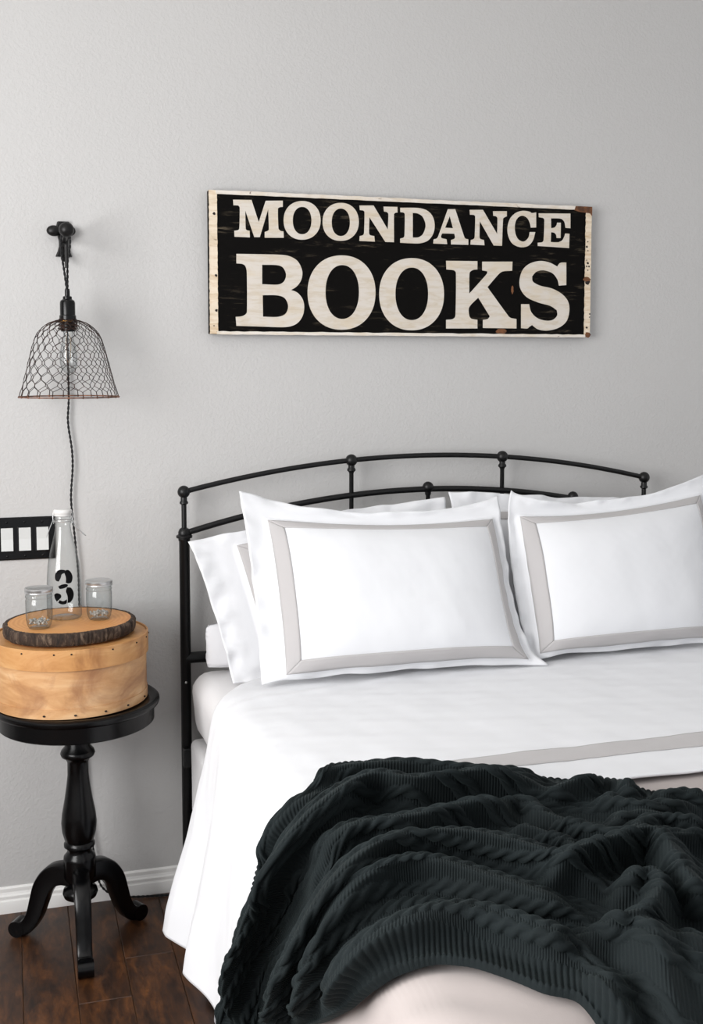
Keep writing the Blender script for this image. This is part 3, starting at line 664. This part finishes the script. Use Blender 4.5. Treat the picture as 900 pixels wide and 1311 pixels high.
for x in (XL+.025, XR-.025):
    o = MB().box((x-.012, -2.06, .225), (x+.012, HBY, .275)).build('side_rail', 'black_iron', bf, smooth=False); bevel(o, .003)
    MB().lathe([(.016, 0), (.018, .006), (.014, .014), (.014, .23)], (x, -2.04), 16).build('foot_leg', 'black_iron', bf)
o = MB().box((XL-.013, HBY-.03, .41), (XL+.016, HBY+.004, .47)).build('rail_bracket', 'black_iron', bf, smooth=False); bevel(o, .004)
for z in (.665,): MB().ball((XL-.002, HBY-.0155, z), (.004, .003, .004), 10, 6).build('bolt', 'steel', bf)

# ------------------------------------------------------------------ mattress, box spring, skirt
def soft_slab(name, x0, x1, y0, y1, z0, z1, mat, r, label, cat, seed, amp, taper=0):
    """rounded slab with slightly bellied, uneven sides"""
    bm = bmesh.new(); bmesh.ops.create_cube(bm, size=1)
    for v in bm.verts: v.co = Vector(((x0+x1)/2+v.co.x*(x1-x0), (y0+y1)/2+v.co.y*(y1-y0), (z0+z1)/2+v.co.z*(z1-z0)))
    bmesh.ops.bevel(bm, geom=bm.edges[:], offset=r, segments=5, affect='EDGES', profile=.5)
    bmesh.ops.subdivide_edges(bm, edges=[e for e in bm.edges if e.calc_length() > .15], cuts=24, use_grid_fill=True)
    V = np.array([v.co[:] for v in bm.verts]); F = [tuple(v.index for v in f.verts) for f in bm.faces]; bm.free()
    side = (V[:, 2] < z1-.5*r)
    d = amp*fnoise(V[:, 0]+V[:, 1]*2, V[:, 2]*.35, seed, 16, 2)
    V[:, 0] += np.where(V[:, 0] < (x0+x1)/2, -1, 1)*d*side*(np.abs(V[:, 0]-(x0+x1)/2) > (x1-x0)/2-.03)
    V[:, 0] += np.where(V[:, 0] < (x0+x1)/2, 1, -1)*taper*np.clip((z1-V[:, 2])/(z1-z0), 0, 1)*(np.abs(V[:, 0]-(x0+x1)/2) > (x1-x0)/4)
    o = mesh(name, V, F, mat); tag(o, label, cat); return o
mt = soft_slab('mattress', .488, 2.012, -2.05, -.105, .505, .713, 'mattress_sheet', .06, 'thick mattress in a white fitted sheet, against the iron headboard', 'mattress', 3, .007, .022)
bs_ = soft_slab('box_spring', .492, 2.008, -2.05, -.105, .276, .504, 'mattress_sheet', .02, 'pale box spring between the mattress and the iron side rail', 'box spring', 5, .003)
# gathered bed skirt hanging on the visible long side
nu, nv = 260, 10; yy = np.linspace(-2.1, -.35, nu); zz = np.linspace(.018, .30, nv); Y, Z = np.meshgrid(yy, zz, indexing='ij')
X = .474-.018*(1-(Z-.018)/.282)*(1+.6*np.sin(Y*38+1.2*np.sin(Y*9)))
sk = big_mesh('bed_skirt', np.stack([X, Y, Z], -1).reshape(-1, 3), grid_faces(nu, nv), 'skirt_linen')
m = sk.modifiers.new('thick', 'SOLIDIFY'); m.thickness = .002
tag(sk, 'pale grey gathered bed skirt hanging below the white coverlet', 'bed skirt')

# ------------------------------------------------------------------ bed surface (cross-sections shared by covers and throw)
SIDE = spline([(1.30, .745), (.95, .7455), (.70, .745), (.60, .743), (.535, .735), (.492, .706), (.469, .64), (.451, .54), (.428, .40), (.402, .27), (.375, .13), (.36, .04)], 14)
SL = np.r_[0, np.cumsum(np.linalg.norm(np.diff(SIDE, axis=0), axis=1))]; S_REF = SL[np.argmin(abs(SIDE[:, 0]-.60))]
FOOT = spline([(-1.0, .745), (-1.7, .7455), (-1.95, .745), (-2.05, .741), (-2.11, .722), (-2.15, .675), (-2.172, .60), (-2.185, .48), (-2.195, .30)], 14)
FL = np.r_[0, np.cumsum(np.linalg.norm(np.diff(FOOT, axis=0), axis=1))]; F_REF = FL[np.argmin(abs(FOOT[:, 0]+1.7))]
def bed_pt(xu, yu, drop=0):
    """xu: distance across, measured so that xu = x on the flat top and goes on down the side; yu likewise over the foot"""
    s = S_REF+(.60-xu); x = np.where(xu > .70, xu, np.interp(s, SL, SIDE[:, 0])); zx = np.where(xu > .70, .745, np.interp(s, SL, SIDE[:, 1]))
    q = F_REF+(-1.7-yu); y = np.where(yu > -1.7, yu, np.interp(q, FL, FOOT[:, 0])); zy = np.where(yu > -1.7, .745, np.interp(q, FL, FOOT[:, 1]))
    return np.stack([x, y, zx+zy-.745+drop], -1)
def bed_hit(px, py, lift=.02):
    """where the line of sight through a photo pixel meets the bed, as (xu, yu)"""
    d = ray(px, py); t_ = np.linspace(.6, 3.6, 3000); Q = C0+t_[:, None]*d
    zx = np.where(Q[:, 0] > .70, .745, np.interp(Q[:, 0], SIDE[::-1, 0], SIDE[::-1, 1])); zy = np.where(Q[:, 1] > -1.7, .745, np.interp(Q[:, 1], FOOT[::-1, 0], FOOT[::-1, 1]))
    i = int(np.argmax(Q[:, 2] < zx+zy-.745+lift)); p = Q[i]
    xu = p[0] if p[0] > .70 else .60-(np.interp(p[0], SIDE[::-1, 0], SL[::-1])-S_REF)
    yu = p[1] if p[1] > -1.7 else -1.7-(np.interp(p[1], FOOT[::-1, 0], FL[::-1])-F_REF)
    return np.array([xu, yu])
def sheet(name, xu, yu, off, mat, thick, parent=None, label=None, cat=None, uv=None):
    """drape a grid (arrays of bed coordinates + offset along the normal)"""
    B = bed_pt(xu, yu); du = np.gradient(B, axis=0); dv_ = np.gradient(B, axis=1); N = np.cross(du, dv_); N /= np.linalg.norm(N, axis=-1)[..., None]+1e-12
    N *= np.sign(N[..., 2:3]+1e-9)*1.0
    side = N[..., 0] > 0.2; N[side] *= -1
    Vv = B+N*off[..., None]
    F = grid_faces(*xu.shape); o = big_mesh(name, Vv.reshape(-1, 3), F, mat, parent, uv=uv)
    if thick: m = o.modifiers.new('thick', 'SOLIDIFY'); m.thickness = thick; m.offset = -1
    if label: tag(o, label, cat)
    return o, Vv

# cream quilt below everything, from mid-bed over the foot and down the side
nu, nv = 190, 190
U, Vv_ = np.meshgrid(np.linspace(0, 1, nu), np.linspace(0, 1, nv), indexing='ij')
xu = 2.02-(2.02-.18)*U; ys_ = np.interp(xu, [.2, .46, .56], [-1.60, -1.60, -1.12]); yu = ys_+(-2.47-ys_)*Vv_
off = -.010+.004*fnoise(xu, yu, 11, 7, 3)+.003*np.exp(-((yu+2.0)/.25)**2)*np.sin((xu*.55+yu)*70+3*fnoise(xu, yu, 12, 6, 2))*sstep(.75, .45, xu)+.007*np.exp(-((xu-.62)/.20)**2-((yu+2.02)/.16)**2)
q_o, _ = sheet('quilt', xu, yu, off, 'cream_quilt', .006, label='cream quilt spread over the foot end of the bed below the dark knit throw', cat='quilt')
# white coverlet over the pillow end, hanging on the side in soft flared folds
nu, nv = 330, 200
U, W_ = np.meshgrid(np.linspace(0, 1, nu), np.linspace(0, 1, nv), indexing='ij')
S_END = -.065
xu = 2.02-(2.02-S_END)*U
yh = np.interp(xu[:, 0], [-.2, .40, .47, .60, .72, 2.1], [-.60, -.60, -.56, -.42, -.36, -.36])[:, None]
ye = np.interp(xu[:, 0], [-.2, .3, .50, .8, 1.3, 2.1], [-1.52, -1.50, -1.40, -1.37, -1.365, -1.35])[:, None]
yu = yh+(ye-yh)*W_
hang = np.clip((.44-xu)/.45, 0, 1)
yb = np.interp(hang*0+yu, [-1.7, -1.25, -1.02, -.90, -.81, -.775, -.735, -.69, -.634, -.58], [-.02, -.03, -.045, -.015, .010, .008, -.028, -.005, .026, .036])
fold = hang**1.15*(yb+.006*np.sin(yu*31+2))
wr_ = .0035*fnoise(xu, yu, 21, 9, 3)+.0016*fnoise(xu*1.0, yu*2.2, 22, 30, 2)
crease = .006*np.exp(-((yu+.62-.25*(xu-.5))/.02)**2)*sstep(.45, .6, xu)*sstep(1.3, .9, xu)
off = .006+wr_*(1-.3*hang)+fold+crease*.6
cv, cvV = sheet('coverlet', xu, yu, off, 'white_percale', .005, label='smooth white coverlet with a grey hem band, hanging down beside the bed', cat='coverlet')
# its grey band, a strip sewn 12 cm above the hem
nb = 8
def strip_rows(ya, yb_):
    t0 = (ya-yh[:, 0])/(ye[:, 0]-yh[:, 0]); t1 = (yb_-yh[:, 0])/(ye[:, 0]-yh[:, 0]); out = np.zeros((nu, nb, 3))
    for k in range(nb):
        tq = (t0+(t1-t0)*k/(nb-1))*(nv-1); i0 = np.clip(tq.astype(int), 0, nv-2); fr = (tq-i0)[:, None]; r_ = np.arange(nu)
        out[:, k] = cvV[r_, i0]*(1-fr)+cvV[r_, i0+1]*fr
    return out
hem_y = ye[:, 0]
R_ = strip_rows(hem_y+.205, hem_y+.125); R_[..., 2] += .0022
keep = xu[:, 0] > .80
Rk = R_[keep]; bnd = big_mesh('hem_band', Rk.reshape(-1, 3), grid_faces(Rk.shape[0], nb), 'grey_trim', cv)
m = bnd.modifiers.new('thick', 'SOLIDIFY'); m.thickness = .0015; m.offset = -1

# ------------------------------------------------------------------ pillows and shams
def sham(name, label, cat, bl_, br_, tl_, tr_, T, sag=.03, pinch=.02, flick=None, trim=True, mat='white_percale', seed=1, flange=(.06, .06, .03, .06), group=None, tin=.008, tw=(.038, .030, .034, .026), belly=1.0, rnd=0):
    bl_, br_, tl_, tr_ = map(lambda p: np.array(p, float), (bl_, br_, tl_, tr_))
    Wd = (np.linalg.norm(br_-bl_)+np.linalg.norm(tr_-tl_))/2; Hd = (np.linalg.norm(tl_-bl_)+np.linalg.norm(tr_-br_))/2
    a0, a1 = -1+2*flange[0]/Wd, 1-2*flange[1]/Wd; b0, b1 = -1+2*flange[2]/Hd, 1-2*flange[3]/Hd
    fa, fb = 1-(a1-a0)/2, 1-(b1-b0)/2
    ex = (br_-bl_+tr_-tl_); ex /= np.linalg.norm(ex); ey = (tl_-bl_+tr_-br_); ey /= np.linalg.norm(ey); en = np.cross(ex, ey); en /= np.linalg.norm(en)
    if en[1] > 0: en = -en
    def surf(a, b, face):
        wa, wb = (a+1)/2, (b+1)/2
        B = (bl_*((1-wa)*(1-wb))[..., None]+br_*(wa*(1-wb))[..., None]+tl_*((1-wa)*wb)[..., None]+tr_*(wa*wb)[..., None])
        ab, bb = np.clip(np.abs(a-(a0+a1)/2)/((a1-a0)/2), 0, 1), np.clip(np.abs(b-(b0+b1)/2)/((b1-b0)/2), 0, 1)
        body = (1-ab**2.8)**.55*(1-bb**2.8)**.55
        n_ = T*body*(1+.10*fnoise(a, b, seed, 2.2, 2)*belly)
        edge = np.maximum(np.abs(a), np.abs(b))
        fl_ = sstep(1-max(fa, fb), 1, edge)
        wav = .014*fl_*fnoise(a*3, b*3, seed+9, 3.2, 3)+.0012*fnoise(a*Wd, b*Hd, seed+3, 20, 3)
        along = -sag*(1-a*a)*np.clip(b, 0, 1)**2*1.0
        inx = -pinch*np.sign(a)*(1-b*b)*np.abs(a)**2
        botl = .012*(1-np.abs(a)**3)*np.clip(-b, 0, 1)**4
        out = B+ey*(along+botl+.004*fl_*fnoise(a*5, b*5, seed+17, 2, 2))[..., None]+ex*inx[..., None]+en*((face*n_+wav)+(.0015 if face > 0 else -.0015))[..., None]
        if rnd: out = out-(ex*(np.sign(a)*rnd*np.abs(a*b)**2.5)[..., None]+ey*(np.sign(b)*rnd*np.abs(a*b)**2.5)[..., None])
        if flick:
            for (sa, sb), vec in flick.items():
                wgt = (np.clip((1+sa*a)/2, 0, 1)*np.clip((1+sb*b)/2, 0, 1))**9; out = out+wgt[..., None]*np.array(vec)
        return out
    nu, nv = 110, 84; a, b = np.meshgrid(np.linspace(-1, 1, nu), np.linspace(-1, 1, nv), indexing='ij')
    Fr = surf(a, b, 1.0).reshape(-1, 3); Bk = surf(a, b, -.75).reshape(-1, 3)
    F1 = grid_faces(nu, nv); n = nu*nv; F2 = grid_faces(nu, nv, n)[:, ::-1]
    rim = [i*nv for i in range(nu)]+[(nu-1)*nv+j for j in range(1, nv)]+[i*nv+nv-1 for i in range(nu-2, -1, -1)]+[j for j in range(nv-2, 0, -1)]
    F3 = np.array([(rim[k], rim[(k+1) % len(rim)], rim[(k+1) % len(rim)]+n, rim[k]+n) for k in range(len(rim))])
    V = np.vstack([Fr, Bk]); base = (bl_+br_)/2
    o = big_mesh(name, V, np.vstack([F1, F2, F3]), mat, base=base); tag(o, label, cat, group)
    bm = bmesh.new(); bm.from_mesh(o.data); bmesh.ops.recalc_face_normals(bm, faces=bm.faces); bm.to_mesh(o.data); bm.free()
    if trim:
        ta, tb_ = 2*tin/Wd, 2*tin/Hd
        def band(pa, pb, qa, qb, m_=70, k_=7):
            u, v = np.meshgrid(np.linspace(0, 1, m_), np.linspace(0, 1, k_), indexing='ij')
            A = (pa[0]*(1-u)+pb[0]*u)*(1-v)+(qa[0]*(1-u)+qb[0]*u)*v; Bb = (pa[1]*(1-u)+pb[1]*u)*(1-v)+(qa[1]*(1-u)+qb[1]*u)*v
            G = surf(A, Bb, 1.0)+en*.0012; return G.reshape(-1, 3), m_, k_
        allV = []; allF = []; off_ = 0
        lo, hi = (a0+ta, b0+tb_), (a1-ta, b1-tb_); li, hj = (lo[0]+2*tw[0]/Wd, lo[1]+2*tw[2]/Hd), (hi[0]-2*tw[1]/Wd, hi[1]-2*tw[3]/Hd)
        oc = [lo, (hi[0], lo[1]), hi, (lo[0], hi[1])]; ic = [li, (hj[0], li[1]), hj, (li[0], hj[1])]
        for k in range(4):
            G, m_, k_ = band(oc[k], oc[(k+1) % 4], ic[k], ic[(k+1) % 4]); allV.append(G); allF.append(grid_faces(m_, k_, off_)); off_ += m_*k_
        tr = big_mesh('border_trim', np.vstack(allV), np.vstack(allF), 'grey_trim', o)
        m = tr.modifiers.new('thick', 'SOLIDIFY'); m.thickness = .001; m.offset = 0
    return o
ZB = .757
sham('pillow', 'plump white sleeping pillow lying low behind the shams beside the iron bed post', 'pillow', (.508, -.205, .712), (1.20, -.205, .712), (.512, -.155, .875), (1.20, -.155, .875), .044, trim=False, flange=(.002,)*4, sag=.01, seed=31, mat='white_linen', rnd=.026)
sham('pillow_sham', 'white sham leaning on the headboard behind another, its corner beside the iron bed post', 'pillow', (.578, -.335, .722), (1.29, -.335, .722), (.482, -.175, 1.098), (1.262, -.18, 1.20), .05, sag=-.012, seed=41, pinch=.01, flange=(.115, .06, .03, .035))
sham('pillow_sham', 'white sham mostly hidden behind the front sham that stands farther from the side table', 'pillow', (1.31, -.335, .722), (2.02, -.335, .722), (1.275, -.175, 1.215), (2.02, -.175, 1.165), .05, sag=.0, seed=51, pinch=.01, flange=(.05, .06, .03, .05))
sham('pillow_sham', 'large white grey-banded sham standing in front nearer the side table', 'pillow', (.622, -.505, ZB+.002), (1.382, -.51, ZB+.002), (.600, -.32, 1.252), (1.372, -.325, 1.215), .10, sag=.055, seed=61, pinch=.010, flange=(.058, .022, .008, .062), flick={(1, -1): (.06, -.02, -.004)})
sham('pillow_sham', 'large white grey-banded sham standing in front farther from the side table', 'pillow', (1.402, -.475, ZB+.001), (2.10, -.47, ZB+.001), (1.386, -.32, 1.205), (2.13, -.30, 1.275), .10, sag=.05, seed=71, pinch=-.004, flange=(.030, .07, .008, .055), flick={(-1, 1): (.03, -.01, .03)})

# ------------------------------------------------------------------ cable-knit throw
nu, nv = 1000, 640
# matching points of its far and near long edges, as the photograph shows them (some just below the frame)
pairs = [((292, 1311), (366, 1345)), ((305, 1220), (384, 1318)), ((330, 1120), (402, 1300)), ((360, 1060), (428, 1294)), ((395, 1003), (462, 1276)), ((430, 970), (496, 1252)), ((480, 968), (528, 1236)), ((540, 975), (565, 1227)),
         ((590, 980), (605, 1231)), ((640, 985), (650, 1246)), ((690, 990), (695, 1265)), ((740, 994), (738, 1272)), ((790, 1000), (775, 1325)), ((850, 1010), (850, 1400)), ((900, 1017), (920, 1450)), ((980, 1036), (1010, 1500))]
FE = np.array([bed_hit(*p, .075 if k < 3 else .05 if k < 5 else .03) for k, (p, q) in enumerate(pairs)]); NE = np.array([bed_hit(*q, .02) for p, q in pairs])
FE = np.vstack([FE[0]+(FE[0]-FE[1])*1.5, FE]); NE = np.vstack([NE[0]+(FE[0]-FE[1]), NE])
mid_ = (FE*.5+NE*.5); sl_ = np.r_[0, np.cumsum(np.linalg.norm(np.diff(mid_, axis=0), axis=1))]
S_, T_ = np.meshgrid(np.linspace(0, sl_[-1], nu), np.linspace(0, 1, nv), indexing='ij')
ker = np.exp(-np.linspace(-2, 2, 41)**2); ker /= ker.sum()
def smooth_interp(x, xp, fpv):
    d = np.linspace(0, sl_[-1], 900); vv = np.interp(d, xp, fpv); e0 = 2*vv[0]-vv[20:0:-1]; e1 = 2*vv[-1]-vv[-2:-22:-1]
    return np.interp(x, d, np.convolve(np.r_[e0, vv, e1], ker, 'valid'))
FX, FY, NX, NY = (smooth_interp(S_[:, 0], sl_, A)[:, None] for A in (FE[:, 0], FE[:, 1], NE[:, 0], NE[:, 1]))
XU = FX+(NX-FX)*T_; YU = FY+(NY-FY)*T_
ridges = [  # (points seen in the photograph, height, softness on the far side, softness on the near side)
    ([(400, 1015), (425, 998), (470, 991), (525, 989), (580, 994), (650, 998), (705, 1001)], .032, .040, .022),
    ([(330, 1311), (338, 1240), (352, 1180), (375, 1120), (405, 1070), (440, 1032), (480, 1017), (530, 1023), (600, 1013), (660, 1010), (700, 1014)], .060, .040, .024),
    ([(300, 1311), (305, 1230), (320, 1160), (345, 1095), (385, 1040), (420, 1012)], .026, .045, .035),
    ([(425, 1100), (455, 1072), (500, 1066), (545, 1060), (590, 1046), (625, 1040), (660, 1044)], .040, .040, .022),
    ([(378, 1311), (392, 1250), (410, 1200), (440, 1150), (470, 1110), (500, 1094), (545, 1086), (600, 1086), (660, 1098), (720, 1115), (752, 1126)], .050, .035, .024),
    ([(402, 1280), (425, 1225), (455, 1165), (480, 1130), (525, 1115), (575, 1120), (640, 1140), (700, 1160), (740, 1172)], .036, .034, .024),
    ([(440, 1262), (480, 1212), (540, 1180), (600, 1172), (650, 1182), (700, 1200), (745, 1208)], .032, .034, .040),
    ([(700, 1022), (745, 1008), (780, 1001), (800, 1008), (804, 1026)], .028, .024, .016),
    ([(768, 1025), (790, 1036), (830, 1043), (900, 1031)], .028, .026, .016),
    ([(840, 1030), (870, 1024), (905, 1026)], .026, .030, .016),
    ([(615, 1044), (668, 1030), (690, 1048), (735, 1064), (790, 1078), (830, 1062), (850, 1050)], .026, .026, .016),
    ([(650, 1060), (690, 1072), (730, 1090), (757, 1108)], .026, .024, .016),
    ([(705, 1132), (740, 1112), (790, 1098), (828, 1087), (845, 1096), (862, 1125), (880, 1150), (912, 1172)], .060, .034, .018),
    ([(790, 1148), (815, 1135), (838, 1134), (845, 1155), (830, 1180), (800, 1190), (760, 1195)], .052, .022, .020),
    ([(828, 1185), (840, 1220), (860, 1265), (880, 1311)], .055, .034, .030),
    ([(840, 1076), (870, 1084), (905, 1078)], .034, .026, .018),
    ([(780, 1060), (820, 1050), (870, 1058), (905, 1062)], .026, .022, .014),
    ([(885, 1195), (890, 1250), (905, 1300)], .040, .034, .030),
    ([(770, 1240), (785, 1275), (800, 1311)], .030, .028, .028),
]
KS = 90.0; acc = np.ones_like(XU)
for pts, amp, wf, wn in ridges:
    pp = np.array([bed_hit(x, y, .03) for x, y in spline(pts, 3)])
    best = np.full(XU.shape, 1e9); sgn = np.zeros_like(XU); par = np.zeros_like(XU); m_ = len(pp)-1
    for k in range(m_):
        a, b = pp[k], pp[k+1]; d = b-a; L2 = d @ d+1e-12
        rx, ry = XU-a[0], YU-a[1]; u = np.clip((rx*d[0]+ry*d[1])/L2, 0, 1); qx, qy = rx-u*d[0], ry-u*d[1]; dd = np.hypot(qx, qy)
        # near side: towards the foot of the bed on the top, towards the foot on the hanging part too
        cr = d[0]*qy-d[1]*qx; s_ = np.sign(cr)*np.sign(pp[-1, 0]-pp[0, 0]+1e-9)
        upd = dd < best; best = np.where(upd, dd, best); sgn = np.where(upd, s_, sgn); par = np.where(upd, (k+u)/m_, par)
    wdt = np.where(sgn > 0, wf, wn); taper = sstep(0, .12, par)*sstep(1, .85, par)*.75+.25
    hgt = 1.2*amp*taper*np.exp(-np.abs(best/(wdt*np.where(sgn > 0, 1.0, .80)))**2)
    acc += np.exp(KS*hgt)-1
hgt = np.log(acc)/KS
und = .004*fnoise(XU, YU, 81, 12, 2)+.0012*fnoise(XU, YU*1.6, 82, 42, 2)
edge_fade = sstep(0, .05, T_)*sstep(1, .93, T_)
hgt = (hgt*(.35+.65*edge_fade)+und*(.3+.7*edge_fade)+.004)
# folds lean over towards the foot end
lean = 1.15*hgt*edge_fade
dx_, dy_ = NX-FX, NY-FY; dl_ = np.hypot(dx_, dy_)
B = bed_pt(XU+lean*dx_/dl_, YU+lean*dy_/dl_)
def normals(A):
    N = np.cross(np.gradient(A, axis=0), np.gradient(A, axis=1)); N /= np.linalg.norm(N, axis=-1)[..., None]+1e-12; return N
N0 = normals(bed_pt(XU, YU)); 
if N0[nu//2, nv//2, 2] < 0: N0 = -N0
G = B+N0*(.016+hgt+edge_fade*(.013-.020*np.exp(-(np.clip(hgt, 0, 1)/.016)**2)))[..., None]
# knit relief: ribbed borders, twin-strand cables running along the throw
def gsm(A, sig, axis):
    k = np.exp(-.5*(np.arange(-3*sig, 3*sig+1)/sig)**2); k /= k.sum(); pad = [(0, 0)]*A.ndim; pad[axis] = (3*sig, 3*sig)
    return np.apply_along_axis(lambda v: np.convolve(v, k, 'valid'), axis, np.pad(A, pad, 'reflect', reflect_type='odd'))
# spread the stitches evenly along the cloth, then round the creases
arc = np.zeros_like(XU); arc[:, 1:] = np.cumsum(np.linalg.norm(np.diff(G, axis=1), axis=-1), axis=1)
WID = float(np.median(arc[:, -1])); an = gsm(arc/arc[:, -1:], 25, 0); tv = np.linspace(0, 1, nv)
TN = np.stack([np.interp(tv, an[i], tv) for i in range(nu)]); idx = TN*(nv-1); i0 = np.clip(idx.astype(int), 0, nv-2); fr = (idx-i0)[..., None]; rows = np.arange(nu)[:, None]
res = lambda A: A[rows, i0]*(1-fr)+A[rows, i0+1]*fr
G = res(G); B = res(B); N0 = res(N0)
e0, e1 = G[:, 0].copy(), G[:, -1].copy()
G = np.stack([gsm(gsm(G[..., k], 5, 1), 4, 0) for k in range(3)], -1)
tt = T_*WID; ss = S_
dn = (WID-tt); df = tt
border = np.minimum(dn, df); inb = sstep(.054, .047, border)
rib = .0034*np.abs(np.sin(math.pi*ss/.0115))**.8
per = .086; ph = ((WID-.050-tt) % per)-per*.42
def cable(tc, L=.056, r=.0064, amp_=.0052):
    c1 = amp_*np.sin(2*math.pi*ss/L); o1 = np.cos(2*math.pi*ss/L)
    h1 = np.sqrt(np.clip(1-((tc-c1)/r)**2, 0, None))*(.0049+.0021*o1); h2 = np.sqrt(np.clip(1-((tc+c1)/r)**2, 0, None))*(.0049-.0021*o1)
    return np.maximum(h1, h2)
cab = np.maximum(cable(ph-.0130), cable(ph+.0130))
relief = cab*(1-inb)+rib*inb
mask = ((cab < .0008) & (inb < .5)).astype(np.float32)
bead = .004*np.exp(-((np.minimum(T_, 1-T_))/.006)**2)
N1 = normals(G)
if N1[..., 2].mean() < 0: N1 = -N1
G = G+N1*(relief+bead)[..., None]
# turn the long edges down to the cover
for k, dz in ((0, 1.0), (1, .45), (2, .15)):
    for j in (k, nv-1-k): G[:, j] = G[:, j]*(1-dz*.92)+(B[:, j]+N0[:, j]*.010)*dz*.92
uvs = np.stack([ss, tt], -1).reshape(-1, 2)
th = big_mesh('knit_throw', G.reshape(-1, 3), grid_faces(nu, nv), 'knit_wool', uv=uvs)
lay = th.data.attributes.new('rib_mask', 'FLOAT', 'POINT'); lay.data.foreach_set('value', mask.ravel())
tag(th, 'dark charcoal-green cable-knit throw rumpled across the foot of the bed', 'blanket')
